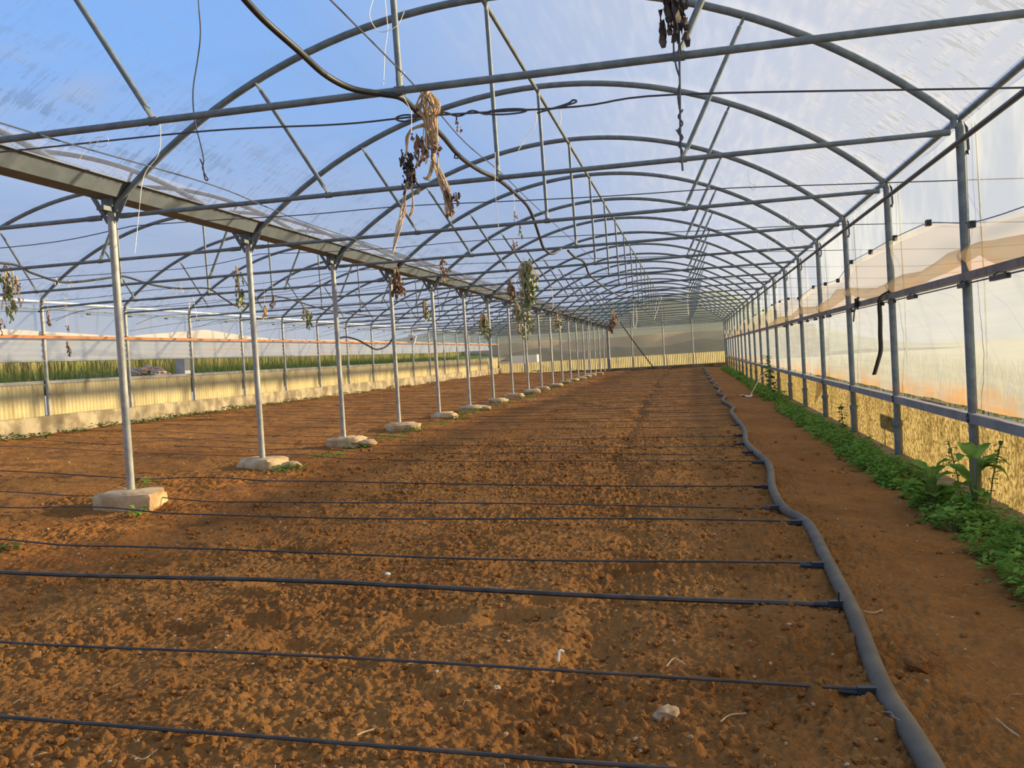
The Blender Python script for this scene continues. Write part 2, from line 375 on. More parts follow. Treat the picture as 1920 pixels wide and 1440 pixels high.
xs = np.concatenate([np.arange(-6.98, -1.0, 0.03), np.arange(-1.0, 2.0, 0.012), np.arange(2.0, 5.9, 0.0065), np.arange(5.9, 6.2, 0.012), np.arange(6.2, 7.06, 0.03)])
gx, gy = np.meshgrid(xs, np.array(ys)); zz = soil_h(gx.ravel(), gy.ravel())
co = np.stack([gx.ravel(), gy.ravel(), zz], -1).astype(np.float32)
ny, nx = gx.shape
ii = (np.arange(ny-1)[:, None]*nx+np.arange(nx-1)[None, :]).ravel()
fc = np.stack([ii, ii+1, ii+nx+1, ii+nx], -1).astype(np.int32)
me = bpy.data.meshes.new('floor'); me.vertices.add(len(co)); me.vertices.foreach_set('co', co.ravel())
me.loops.add(fc.size); me.loops.foreach_set('vertex_index', fc.ravel())
me.polygons.add(len(fc)); me.polygons.foreach_set('loop_start', np.arange(0, fc.size, 4, dtype=np.int32))
me.polygons.foreach_set('use_smooth', np.ones(len(fc), bool))
me.update(calc_edges=True); me.materials.append(M['soil'])
fl = bpy.data.objects.new('floor', me); COL.objects.link(fl)
tag(fl, 'red-brown tilled soil floor with clods and footprints', 'soil', kind='structure')

# ------------------------------------------------------------------ the land outside
def terr(u, v):
    x = -7.2-u*60; y_ = -20+v*140
    return (x, y_, 1.12+0.14*min(1, u*20)+u*1.2+0.06*math.sin(y_*1.3)+0.05*math.sin(x*2+y_))
o = MB().grid(terr, 60, 70).build('ground', M['earth']); tag(o, 'earth bank outside the open vent side', 'bank', kind='structure')
o = MB().grid(lambda u, v: (7.15+u*60, -25+v*160, -0.12-0.02*math.sin(u*50)), 20, 20).build('ground', M['pale_earth']); tag(o, 'rough ground outside the hose side wall', 'ground', kind='structure')
o = MB().grid(lambda u, v: (-7.2+u*14.4, YB+0.25+v*60, 0.1+0.02*v), 10, 10).build('ground', M['earth']); tag(o, 'ground behind the far gable', 'ground', kind='structure')
def hillf(u, v):
    x = -130+u*158; y_ = 75+v*110
    return (x, y_, 0.2+10.5*math.sin(min(1, v*1.25)*math.pi/2)*(0.75+0.25*math.sin(x*0.045+1.1))*min(1, (1-u)*9)+0.5*math.sin(x*.4+y_*.3)*v)
o = MB().grid(hillf, 70, 20).build('hill', M['hill']); tag(o, 'scrubby green hillside behind the far gable', 'hill', kind='structure')
R_ = random.Random(5)
o = MB().grid(lambda u, v: (-40+u*54, 62+3*v+.4*math.sin(u*40), 0.1+2.25*min(1, v*2.2)+0.1*math.sin(u*33)*v), 60, 6).build('terrace', M['terrace']); tag(o, 'brown terraced slope beyond the gable film', 'slope', kind='structure')
o = MB().grid(lambda u, v: (-40+u*54, 57+1.2*v, 0.1+1.5*math.sin(v*math.pi/2)+0.12*math.sin(u*61)*v+.1*math.sin(u*23)*v), 90, 5).build('scrub_band', M['band']); tag(o, 'grey-green low scrub beyond the gable film', 'scrub', kind='stuff')

def leaf_cloud(n, place, size, rnd, up=0.35, blade=False, aspect=0.5):
    """n separate leaf shapes as raw mesh; place(rnd)->(x,y,z)"""
    mb = MB()
    for _ in range(n):
        p = place(rnd); s = size*rnd.uniform(0.6, 1.4); a = rnd.uniform(0, 2*math.pi)
        if blade:
            lx, ly = rnd.uniform(-.22, .22)*s, rnd.uniform(-.22, .22)*s; wd = s*0.018*rnd.uniform(.7, 1.5); cx_, sx_ = math.cos(a)*wd, math.sin(a)*wd
            mb.raw([(p[0]-cx_, p[1]-sx_, p[2]), (p[0]+cx_, p[1]+sx_, p[2]), (p[0]+lx*.4+cx_*.8, p[1]+ly*.4+sx_*.8, p[2]+s*.6), (p[0]+lx*.4-cx_*.8, p[1]+ly*.4-sx_*.8, p[2]+s*.6), (p[0]+lx, p[1]+ly, p[2]+s*.95)], [(0, 1, 2, 3), (3, 2, 4)])
        else:
            t = rnd.uniform(-0.3, 0.9)*up*2; d = np.array([math.cos(a)*math.cos(t), math.sin(a)*math.cos(t), math.sin(t)]); q = np.array([-math.sin(a), math.cos(a), rnd.uniform(-.5, .5)])*aspect*s*0.5
            p = np.array(p); m1 = p+d*s*0.5-np.array([0, 0, s*0.06])
            mb.raw([p, m1+q, p+d*s-np.array([0, 0, s*.15]), m1-q, m1], [(0, 1, 4), (1, 2, 4), (2, 3, 4), (3, 0, 4)])
    return mb
rg = random.Random(11)
def bankz(x): return 1.12+0.14*min(1, (-7.2-x)/60*20)+(-7.2-x)/60*1.2
def pl(r):
    x = r.uniform(-11.0, -7.9); return (x, r.uniform(3, 62), bankz(x)-0.02)
o = leaf_cloud(16000, pl, 0.26, rg, blade=True).build('grass', M['grass'], smooth=False); tag(o, 'green grass on the bank seen under the vent sheet', 'grass', kind='stuff')
def pl(r):
    x = r.uniform(-15.5, -12.5); return (x, r.uniform(4, 75), bankz(x)-0.02)
o = leaf_cloud(14000, pl, 0.85, rg, blade=True).build('reeds', M['reed'], smooth=False); tag(o, 'tall yellow-green reeds behind the grassy bank', 'reeds', kind='stuff')
def pl(r): return (r.uniform(9.3, 12.5), r.uniform(1.0, 30), -0.14)
o = leaf_cloud(5000, pl, 0.6, rg, blade=True).build('grass', M['reed'], smooth=False); tag(o, 'pale grass outside showing through the gap above the yellow panels', 'grass', kind='stuff')
p0 = at(343, 690, 0, -7.9); mb = MB(); mb.box(p0[0]-.13, p0[0]+.13, p0[1]-.13, p0[1]+.13, 1.1, 1.72)
o = mb.build('pillar', M['far_post'], smooth=False); tag(o, 'pale square pillar outside beside the rubble heap', 'pillar', kind='thing')
mb = MB(); rr = random.Random(4)
for _ in range(14): mb.blob((p0[0]+rr.uniform(-.6, .1), p0[1]-.9+rr.uniform(-.6, .5), 1.30+rr.uniform(-.05, .16)), .14, .12, .09, rr, .25)
o = mb.build('rubble_heap', M['rubble'], smooth=False); tag(o, 'pinkish heap of rubble on the bank beside the pale pillar', 'rubble', kind='stuff')
for i, (x, y_, sx) in enumerate(((-9.3, 56, .7), (-7.6, 56.5, .5), (-6.3, 56.2, .9))):
    mb = MB().box(x-sx, x+sx, y_-.4, y_+.4, 0.1, 1.0+.35*(i != 1)); mb.box(x-sx*.8, x+sx*.8, y_-.42, y_-.4, .3, .7)
    o = mb.build('white_crate', M['white'], smooth=False); tag(o, ['white crate farthest from the row of posts behind the gable', 'small white crate between two larger ones behind the gable', 'wide white crate nearest the row of posts behind the gable'][i], 'crate')
# a small board on two stakes outside: its shadow falls on the panel
bx = 7.55; off = (bx-7.03)*math.tan(SUN_AZ); dz = 0.52*SUN_T
mb = MB().box(bx, bx+.02, 5.2+off, 6.15+off, 0.13+dz, 0.29+dz)
e = empty('outdoor_board', (bx, 5.7+off, -0.12)); mb.build('board', M['wood'], e, False, ); e.children[0].location = tuple(-v for v in e.location)
for yy in (5.45, 5.95):
    c = MB().tube([(bx+.03, yy+off, -0.15), (bx+.03, yy+off, .25+dz)], .018, 6).build('stake', M['wood'], e); c.location = tuple(-v for v in e.location)
tag(e, 'low board on two stakes outside, its shadow on the yellow panel', 'board')

# ------------------------------------------------------------------ kerbs, walls, film
def kerb(name, x0, x1, zt, zb, label, m):
    mb = MB(); n = 60; r = random.Random(hash(name) % 99 if False else len(name)+int(x0*10))
    prof = []
    for i in range(n+1):
        y_ = -6.4+i*(YB+6.4)/n; j = lambda: r.uniform(-.012, .012)
        prof.append([(x0+j(), y_, zb), (x0+j(), y_, zt-.02+j()), (x0+.02, y_, zt+j()*.6), (x1-.02, y_, zt+j()*.6), (x1, y_, zb)])
    vs = [v for p in prof for v in p]; fs = [(i*5+k, i*5+k+1, i*5+k+6, i*5+k+5) for i in range(n) for k in range(4)]
    o = mb.raw(vs, fs).build(name, m, smooth=False); tag(o, label, 'kerb', kind='structure'); return o
kerb('trim_1', 6.86, 7.14, -0.04, -0.3, 'low earthy kerb under the yellow panels behind the weeds', M['kerb'])
kerb('trim_2', -7.0, -6.74, 0.62, 0.0, 'stained concrete kerb under the corrugated panels of the vent side', M['concrete'])
mb = MB().box(-6.74, 7.14, YB-.04, YB+.16, -0.3, 0.2); o = mb.build('trim_3', M['kerb'], smooth=False); tag(o, 'low concrete kerb under the far gable', 'kerb', kind='structure')

def roofz(x, c, r=RC+.035): return CZ+math.sqrt(max(0, r*r-(x-c)**2))
def roof(c, x0, x1):
    def fn(u, v):
        x = x0+(x1-x0)*v; y_ = -7.0+(YB+7.0)*u
        k = abs(((y_+1.25) % 2.5)-1.25)/1.25
        return (x, y_, roofz(x, c)-0.03*(k**0.7)*math.sin(math.pi*v))
    return MB().grid(fn, 230, 36)
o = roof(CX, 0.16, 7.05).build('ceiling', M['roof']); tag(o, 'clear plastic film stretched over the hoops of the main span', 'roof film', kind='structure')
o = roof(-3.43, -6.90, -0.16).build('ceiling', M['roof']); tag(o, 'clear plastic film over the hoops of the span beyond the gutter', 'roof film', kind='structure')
ct = np.array([(-6.4, 2.0), (0, 1.93), (1.39, 1.89), (2.33, 1.93), (3.49, 2.10), (4.75, 2.125), (5.95, 2.115), (7.18, 2.118), (8.25, 1.965), (10.7, 2.04), (12.8, 1.97), (15, 2.08), (18.2, 2.1), (24, 2.06), (30, 2.1), (40, 2.08), (YB, 2.1)])
def ctop(y_): return float(np.interp(y_, ct[:, 0], ct[:, 1]))
wr = empty('wall_right', (7.06, 0, 0)); tag(wr, 'plastic film wall on the hose side', 'film wall', kind='structure')
rs = np.random.RandomState(3)
def lowfilm(u, v):
    y_ = -6.4+(YB+6.4)*u; zb = 0.592+.006*math.sin(y_*2.1)+0.004*math.sin(y_*5.3)
    k = abs(((y_+1.25) % 2.5)-1.25)/1.25
    return (0.0+.035*(1-k)*math.sin(math.pi*v)+.008*math.sin(y_*7+v*9)+.004*math.sin(v*30+y_*3), y_, zb+(1.62-zb)*v)
o = MB().grid(lowfilm, 300, 10).build('milky_sheet', M['film_low'], wr)
o = MB().grid(lambda u, v: (0.03+.012*math.sin(u*150)+.006*math.sin(u*333+v*5), -6.4+(YB+6.4)*u, ctop(-6.4+(YB+6.4)*u)-.02+(2.76-ctop(-6.4+(YB+6.4)*u))*v), 260, 6).build('clear_sheet', M['film_up'], wr)
wl = empty('wall_left', (-6.93, 0, 0)); tag(wl, 'plastic film wall on the open vent side', 'film wall', kind='structure')
o = MB().grid(lambda u, v: (-.02+.01*math.sin(u*150), -6.4+(YB+6.4)*u, 2.06+.70*v), 240, 5).build('clear_sheet', M['film_up'], wl)
wb = empty('wall_back', (0, YB+.06, 0)); tag(wb, 'dusty film gable at the far end', 'gable', kind='structure')
def gab(c, x0, x1, nm):
    o = MB().grid(lambda u, v: (x0+(x1-x0)*u, .02*math.sin(u*9)*math.sin(v*3), .85+(roofz(x0+(x1-x0)*u, c)-.85)*v), 24, 10).build(nm, M['gable'], wb)
gab(CX, 0.02, 7.0, 'gable_sheet'); gab(-3.43, -6.88, -0.02, 'gable_sheet')

for k in range(0, NK+1):
    MB().tube([(.05, k*D+.02, .1), (.065, k*D+.02, 1.5), (.05, k*D+.02, 2.7)], .007, 5).build('hold_down_cord', M['wire'], wr)
# curtains: the sheets that roll down over the vents
cur = empty('vent_curtain', (7.0, 0, 1.6)); tag(cur, 'beige vent sheet sagging in folds above the mid rail on the hose side', 'curtain')
def cfn(u, v):
    y_ = -6.4+(YB-.2+6.4)*u; t = ctop(y_); z = 1.60+(t-1.60)*v
    return (0.02+.025*math.sin(y_*1.7+3*v)*(1-v)+.018*math.sin(y_*4.1-5*v)*v*(1-v)*4+.03*math.sin(v*6+y_), y_, z-1.6)
MB().grid(cfn, 420, 12).build('sheet', M['curtain'], cur)
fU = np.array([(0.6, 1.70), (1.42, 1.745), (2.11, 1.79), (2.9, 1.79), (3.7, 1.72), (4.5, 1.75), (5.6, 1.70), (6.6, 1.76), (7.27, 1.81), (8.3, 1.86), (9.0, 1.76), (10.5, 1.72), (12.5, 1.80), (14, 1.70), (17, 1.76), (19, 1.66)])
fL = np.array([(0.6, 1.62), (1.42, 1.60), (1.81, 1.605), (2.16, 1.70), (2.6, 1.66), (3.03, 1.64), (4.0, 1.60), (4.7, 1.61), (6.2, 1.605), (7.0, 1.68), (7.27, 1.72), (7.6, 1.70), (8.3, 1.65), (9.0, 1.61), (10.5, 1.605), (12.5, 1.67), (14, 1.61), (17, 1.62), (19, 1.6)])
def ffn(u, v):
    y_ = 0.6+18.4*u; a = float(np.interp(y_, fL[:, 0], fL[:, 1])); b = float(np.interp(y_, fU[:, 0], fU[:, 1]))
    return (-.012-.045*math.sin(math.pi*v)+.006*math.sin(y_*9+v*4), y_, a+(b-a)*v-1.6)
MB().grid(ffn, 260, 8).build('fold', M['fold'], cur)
wp = [(0.0, y_, ctop(y_)-1.6+.012) for y_ in np.arange(-6.3, YB-.3, .4)]
MB().tube(wp, .004, 5).build('edge_cord', M['wire'], cur)
for y_ in (1.0, 2.33, 3.49, 4.75, 5.95, 7.18, 8.25, 9.4, 10.7, 12.8, 14.5, 16.3, 18.2, 21, 24):
    MB().box(-.02, .02, y_-.03, y_+.03, ctop(y_)-1.6-.02, ctop(y_)-1.6+.03).build('clip', M['black'], cur, False)
lc = empty('vent_curtain', (-6.86, 0, 1.65)); tag(lc, 'grey and cream vent sheet rolled halfway down above the open vent', 'curtain')
MB().grid(lambda u, v: (.012*math.sin(v*26)+.006*math.sin(u*170), -6.4+(YB+6.4-14.5)*u, (.44*v)), 200, 16).build('lower_sheet', M['roll'], lc)
MB().grid(lambda u, v: (.03*math.sin(v*5+u*60), YB-14.8+12.6*u, .44-(.44-.44*u*.9)*(1-v)*1.0-.30*u*(1-v)), 30, 8).build('torn_end', M['roll'], lc)
lt = np.array([(-6.4, .62), (8.9, .58), (12.5, .49), (15.8, .70), (18, .56), (20, .48), (25, .52), (32, .5), (YB, .5)])
MB().grid(lambda u, v: (-.03+.025*math.sin(u*140+v*4)*(1-v), -6.4+(YB+6.3)*u, .42+(float(np.interp(-6.4+(YB+6.3)*u, lt[:, 0], lt[:, 1]))-.42)*v), 240, 5).build('cream_sheet', M['cream'], lc)
MB().tube([(.02, -6.3, -.005), (.02, 20, -.01), (.02, YB-15, 0)], .018, 8).build('roll_bar', M['steel'], lc)
for y_ in np.arange(8.6, 34, 1.35):
    MB().box(.02, .05, y_-.05, y_+.05, .90, .93).build('clip', M['black'], lc, False)
MB().tube([(.03, -6.3, .96), (.03, YB-.3, .98)], .016, 6).build('clip_rail', M['steel'], lc)

# panels: one fibreglass sheet between each pair of posts
def corr(y0, y1, z0, z1, amp, per, axis='y'):
    n = int((y1-y0)/per*6)
    def fn(u, v):
        s = y0+(y1-y0)*u; d_ = amp*math.sin(2*math.pi*s/per)
        return (d_, s, z0+(z1-z0)*v) if axis == 'y' else (s, d_, z0+(z1-z0)*v)
    return MB().grid(fn, n, 2)
pn = corr(-1.25, 1.25, -0.06, .50, .006, .083).build('fibreglass_panel', M['panel_near'])
for k in (-3, -2, -1):                          # the same row carries on beside and behind the camera
    o = pn.copy(); COL.objects.link(o); o.parent = wr; o.location = (0, k*D+1.25, 0)
for i, k in enumerate(range(0, NK)):
    o = pn if i == 0 else copy_tree(pn)
    o.location = (7.06, k*D+1.25, 0)
    tag(o, f'speckled yellow fibreglass panel, {nth(i)} along the hose side wall', 'panel', 'yellow panels along the hose side wall')
pf = corr(-1.245, 1.245, .60, 1.22, .013, .105).build('corrugated_panel', M['panel_far'])
for i, k in enumerate(range(3, NK)):
    o = pf if i == 0 else copy_tree(pf)
    o.location = (-6.90, k*D+1.25, 0)
    tag(o, f'cream-yellow corrugated panel on the concrete kerb, {nth(i)} along the vent side', 'panel', 'corrugated panels along the vent side')
pg = corr(-.86, .86, .19, .87, .014, .105, 'x').build('corrugated_panel', M['panel_gable'])
for i in range(8):
    o = pg if i == 0 else copy_tree(pg)
    o.location = (6.13-i*1.73, YB+.03, 0)
    tag(o, f'cream-yellow corrugated panel at the foot of the far gable, {["first", *ORD[1:]][i]} counted from the weeds', 'panel', 'corrugated panels under the far gable')

# ------------------------------------------------------------------ steel
def strut(mb, a, b, r=.018):
    a = np.array(a, float); b = np.array(b, float); d = (b-a)/np.linalg.norm(b-a)
    mb.tube([a, a+d*.05, a+d*.11, b-d*.11, b-d*.05, b], [r*1.25, r*1.3, r, r, r*1.3, r*1.25], 8)
def make_truss(c, x0, x1, name):
    e = empty(name, (c, 0, ZT))
    def hz(x): return CZ+math.sqrt(RC*RC-(x-c)**2)
    P = [(x-c, 0, hz(x)-ZT) for x in np.linspace(x0, x1, 41)]
    P = [(x0-c, 0, ZG-ZT-.02)]+P+[(x1-c, 0, ZG-ZT-.03)]
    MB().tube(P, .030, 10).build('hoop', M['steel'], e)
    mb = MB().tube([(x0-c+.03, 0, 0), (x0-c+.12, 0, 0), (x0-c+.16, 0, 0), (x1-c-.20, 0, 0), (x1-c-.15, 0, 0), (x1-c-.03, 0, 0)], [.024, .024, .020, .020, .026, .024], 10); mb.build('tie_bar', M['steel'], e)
    for (xa, xb) in ((-2.04, -1.45), (0, .02), (2.0, 1.49)):
        A = np.array([xa, 0, hz(c+xa)-ZT-.02]); B = np.array([xb, 0, .012]); d_ = (B-A)/np.linalg.norm(B-A); L_ = np.linalg.norm(B-A)
        s = MB().tube([A+d_*.07, B-d_*.07], .018, 8).build('strut', M['steel'], e)
        for q0, q1 in ((A, A+d_*.09), (B, B-d_*.09)):
            MB().tube([q0, q0+(q1-q0)*.55, q1], [.026, .028, .018], 8, flat=.45 if abs(xa) > 1 else .7).build('flattened_end', M['steel'], s)
    for xb in (-1.45, .02, 1.49):
        MB().tube([(xb-.03, 0, 0), (xb+.03, 0, 0)], .026, 8).build('clamp', M['steel'], e)
    return e
t1 = make_truss(CX, .06, 6.96, 'roof_truss')
for k in range(0, NK+1):
    o = t1 if k == 0 else copy_tree(t1)
    o.location = (CX, k*D, ZT)
    tag(o, f'grey steel hoop truss of the main span, {nth(k)} from the camera', 'roof truss', 'hoop trusses of the main span')
t2 = make_truss(-3.43, -6.82, -.06, 'roof_truss')
for i, k in enumerate(range(1, NK+1)):
    o = t2 if i == 0 else copy_tree(t2)
    o.location = (-3.43, k*D, ZT)
    tag(o, f'grey steel hoop truss in the span beyond the gutter, {nth(i)} from the camera', 'roof truss', 'hoop trusses beyond the gutter')

# gutter row: posts, footing stones
def make_gpost():
    e = empty('gutter_post', (0, 0, 0))
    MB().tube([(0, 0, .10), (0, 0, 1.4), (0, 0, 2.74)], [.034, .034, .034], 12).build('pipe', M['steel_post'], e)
    mb = MB().box(-.05, .05, -.05, .05, 2.70, 2.80); mb.box(-.085, .085, -.09, .09, 2.785, 2.80); mb.build('gutter_plate', M['steel'], e, False)
    for sx in (-1, 1):
        MB().raw([(sx*.03, -.004, 2.60), (sx*.05, -.004, 2.56), (sx*.20, -.004, 2.82), (sx*.15, -.004, 2.82), (sx*.03, .004, 2.60), (sx*.05, .004, 2.56), (sx*.20, .004, 2.82), (sx*.15, .004, 2.82)], [(0, 1, 2, 3), (7, 6, 5, 4), (0, 4, 5, 1), (1, 5, 6, 2), (2, 6, 7, 3), (3, 7, 4, 0)]).build('bracket', M['steel'], e, False)
    MB().box(-.036, .036, -.15, -.03, 2.66, 2.70).build('cleat', M['steel'], e, False)
    return e
gp = make_gpost()
rstone = random.Random(8)
for i, k in enumerate(range(1, NK+1)):
    o = gp if i == 0 else copy_tree(gp)
    o.location = (0, k*D, gz(0)-.02 if k > 14 else .02)
    tag(o, f'pale steel pipe post under the gutter on a footing stone, {nth(i)} from the camera', 'post', 'posts under the gutter')
    if k <= 17:
        mb = MB(); q = rstone
        if k == 1: mb.blob((.05, -.10, .01), .29, .21, .105, q, .13, 18, 9, .12, .45); 
        else:
            mb.blob((q.uniform(-.03, .12), q.uniform(-.06, .04), 0), q.uniform(.24, .31), q.uniform(.18, .24), q.uniform(.075, .10), q, .14, 14, 8, q.uniform(-.4, .4), .6)
            if k in (2, 3, 6): mb.blob((.38, -.05, -.01), .12, .10, .055, q, .15, 9, 6, .3, .8)
        o = mb.build('footing_stone', M['stone'], loc=None); o.location = (0, k*D, gz(0)+.045)
        tag(o, f'pale rough footing stone at the foot of a gutter post, {nth(i)} from the camera', 'footing stone', 'footing stones of the gutter posts')
prof = [(-.10, 2.80), (.10, 2.80), (.19, 2.915), (.225, 2.915), (.225, 2.925), (.18, 2.925), (.093, 2.812), (-.093, 2.812), (-.18, 2.925), (-.225, 2.925), (-.225, 2.915), (-.19, 2.915)]
o = MB().prism(prof, -3.0, YB).build('gutter', M['gutter'], smooth=False); tag(o, 'long grey sheet-metal gutter running between the two spans', 'gutter')

# hose-side wall posts
def make_rpost():
    e = empty('wall_post', (W1, 0, 0))
    MB().tube([(0, 0, -.10), (0, 0, .28)], .041, 12).build('socket', M['steel'], e)
    MB().tube([(0, 0, .25), (0, 0, 1.4), (0, 0, 2.66), (-.012, 0, 2.70)], .034, 12).build('pipe', M['steel'], e)
    MB().tube([(0, 0, .26), (0, 0, .31)], .050, 12).build('collar', M['steel'], e)
    MB().tube([(-.06, 0, 2.735), (.02, 0, 2.70), (.045, 0, 2.66), (.05, 0, 2.50), (.04, -.02, 2.47), (.03, -.01, 2.49)], .010, 6).build('hook', M['wire'], e)
    MB().tube([(-.035, 0, .53), (.03, 0, .53)], .045, 8).build('rail_clamp', M['steel_post'], e)
    MB().tube([(-.045, -.02, .53), (-.03, -.02, .53)], .009, 6).build('bolt', M['steel'], e.children[-1] if e.children[-1].name.startswith('rail') else [c for c in e.children if c.name.startswith('rail_clamp')][0])
    return e
rp = make_rpost()
for i, k in enumerate(range(1, NK+1)):
    o = rp if i == 0 else copy_tree(rp)
    o.location = (W1, k*D, 0)
    tag(o, f'grey steel wall post on the hose side, {nth(i)} from the camera', 'post', 'wall posts on the hose side')
def make_lpost():
    e = empty('wall_post', (-W2, 0, 0))
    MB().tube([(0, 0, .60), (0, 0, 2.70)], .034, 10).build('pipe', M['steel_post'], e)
    MB().tube([(0, 0, 2.10), (0, 0, 2.14)], .045, 8).build('collar', M['rust'], e)
    return e
lp = make_lpost()
for i, k in enumerate(range(3, NK+1)):
    o = lp if i == 0 else copy_tree(lp)
    o.location = (-6.84, k*D, 0)
    tag(o, f'pale steel wall post on the open vent side, {nth(i)} from the camera', 'post', 'wall posts on the vent side')
def long_pipe(name, x, z, r, m, label, cat, y0=-3.0, y1=YB, n=8):
    o = MB().tube([(x, y0, z), (x, (y0+y1)/2, z), (x, y1, z)], r, n).build(name, m); tag(o, label, cat); return o
long_pipe('purlin', CX, 4.085-.055, .020, M['steel'], 'straight ridge pipe under the hoop tops of the main span', 'purlin')
long_pipe('purlin', -3.43, 4.03, .020, M['steel'], 'straight ridge pipe under the hoop tops beyond the gutter', 'purlin', 0)
long_pipe('purlin', W1+.03, 2.755, .024, M['steel'], 'eaves pipe joining the bent hoop feet on the hose side', 'purlin')
long_pipe('purlin', -6.86, 2.755, .022, M['white'], 'white eaves pipe joining the hoop feet on the vent side', 'purlin', 0)
long_pipe('wind_rail', W1-.055, 2.535, .020, M['wire'], 'dark pipe clamped inside the wall posts below the eaves on the hose side', 'rail')
o = MB().box(6.955, 6.985+.045, -6.4, YB, 1.545, 1.60).build('mid_rail', M['wood'], smooth=False); tag(o, 'flat dusty rail across the posts at mid height on the hose side', 'rail')
mb = MB().prism([(6.965, .495), (7.03, .495), (7.03, .565), (6.965, .565)], -6.4, YB); o = mb.build('panel_rail', M['rail'], smooth=False); tag(o, 'grey metal rail along the top of the yellow panels', 'rail')
o = MB().box(-6.80, -6.765, 0, YB, 2.06, 2.115).build('mid_rail', M['rust'], smooth=False); tag(o, 'rusty orange rail across the posts of the vent side', 'rail')
o = MB().box(-6.96, -6.875, 0, YB, 1.215, 1.275).build('panel_rail', M['rail'], smooth=False); tag(o, 'grey rail along the top of the corrugated panels on the vent side', 'rail')
for i, x in enumerate((5.11, 3.38, 1.5, -1.2, -3.43, -5.2)):
    zt = CZ+math.sqrt(RC*RC-(x-(CX if x > 0 else -3.43))**2)
    o = MB().tube([(x, YB-.08, .12), (x, YB-.08, zt-.03)], .04, 8).build('gable_post', M['steel_post'])
    tag(o, f'upright steel post against the far gable, {["first", *ORD[1:]][i]} counted from the hose side', 'post', 'posts of the far gable')
o = MB().tube([(.06, YB-.1, .1), (.06, YB-.1, 2.7)], .09, 8).build('gable_post', M['rail']); tag(o, 'thick dark post where the gutter row meets the far gable', 'post')
for x0, x1, nm in ((.1, 6.95, 'main span'), (-6.8, -.1, 'span beyond the gutter')):
    o = MB().tube([(x0, YB-.14, 2.52), (x1, YB-.14, 2.46)], .024, 8).build('gable_bar', M['white']); tag(o, f'pale bar across the far gable of the {nm}', 'bar')
o = MB().tube([(.64, 48, 3.5), (1.8, 48, 1.64), (2.86, 48, .06)], .032, 8).build('leaning_pole', M['black']); tag(o, 'long dark pole leaning from a hoop to the soil near the far gable', 'pole')

# clips under the mid rail and the black strip hanging from it
o = MB().tube([(6.945, -3, 1.515), (6.945, YB, 1.515)], .006, 5).build('clip_wire', M['wire']); tag(o, 'thin wire strung just under the mid rail of the hose side', 'wire')
for i, (y_, l) in enumerate(((1.6, .16), (2.38, .10), (3.9, .14), (4.72, .12), (5.2, .07), (7.0, .10), (8.8, .16), (9.4, .12), (10.2, .12), (11.2, .10), (12.3, .16), (13.6, .12), (15, .14))):
    mb = MB().box(6.925, 6.955, y_-l, y_+l, 1.490, 1.525); mb.tube([(6.94, y_-l*.7, 1.53), (6.94, y_, 1.545), (6.94, y_+l*.7, 1.53)], .006, 5)
    o = mb.build('clip', M['black'], smooth=False); tag(o, f'black plastic clip on the wire below the mid rail, {nth(i)} along it', 'clip', 'clips below the mid rail')
P = smooth_path([(6.96, 4.95, 1.62), (6.91, 5.05, 1.58), (6.91, 5.15, 1.50), (6.92, 5.20, 1.36), (6.915, 5.21, 1.2), (6.92, 5.25, 1.03), (6.91, 5.38, .90), (6.90, 5.54, .77)], 5)
o = MB().tube(P, .024, 6, flat=.35).build('hanging_strip', M['black']); tag(o, 'limp black strip of hose hanging down from the mid rail', 'strip')
P = at(1606, 570, 0, 6.93); mb = MB(); rr = random.Random(3)
for _ in range(12): mb.tube([P, P+np.array([rr.uniform(-.02, .02), rr.uniform(-.16, .05), rr.uniform(-.06, .08)])], .016, 5)
mb.tube(smooth_path([P, P+np.array([-.01, .1, -.08]), P+np.array([-.01, .2, -.2])], 4), .009, 5)
o = mb.build('rag_knot', M['black']); tag(o, 'black knotted rag tied at the third wall post on the mid rail', 'knot')
# beige torn flap over the panel at the fourth post
P = at(1540, 750, 0, 6.94)
o = MB().grid(lambda u, v: (6.94+.03*math.sin(u*5), P[1]-.25+.9*u*(.5+.5*v), .55-.05*u-v*.42*u), 8, 8).build('torn_flap', M['fold']); tag(o, 'torn beige flap of sheet hanging over the yellow panel beside a post', 'flap')

# ------------------------------------------------------------------ wires
def wire(pts, label, r=.005, m='wire', n=6, name='wire', cat='wire', group='crop wires under the tie bars'):
    o = MB().tube(smooth_path(pts, n), r, 6).build(name, M[m]); tag(o, label, cat, group); return o
mb = MB()
base = [(.35, .3, 2.69), (.79, .3, 2.661), (2.2, .3, 2.639), (3.07, .3, 2.585), (3.58, .3, 2.576), (4.43, .3, 2.531), (4.98, .3, 2.534), (6.68, .3, 2.37), (6.95, .3, 2.36)]
mb.tube(smooth_path(base, 6), .0055, 6)
tw = [(x, .3+.012*math.cos(x*38), 2.575-(x-3.6)*.05+.012*math.sin(x*38)) for x in np.linspace(3.50, 3.95, 50)]
mb.tube(tw, .0055, 5)
for (x0, x1, h) in ((3.93, 4.16, .014), (3.40, 3.52, .018)):
    zc = 2.57-(x0-3.6)*.05
    mb.tube([(x0+(x1-x0)*(.5-.5*math.cos(t)), .3, zc-(x1-x0)*.025*(1-math.cos(t))+h*math.sin(t)) for t in np.linspace(0, 2*math.pi, 20)], .0055, 5)
mb.tube(smooth_path([(4.12, .3, 2.55), (4.3, .295, 2.533), (4.40, .29, 2.545), (4.44, .30, 2.558), (4.42, .3, 2.568), (4.38, .3, 2.55), (4.22, .28, 2.515)], 5), .0055, 5)
o = mb.build('wire', M['wire']); tag(o, 'dark crop wire with a twisted loop, holding the big dried bunch', 'wire', 'crop wires under the tie bars')
rw = random.Random(21)
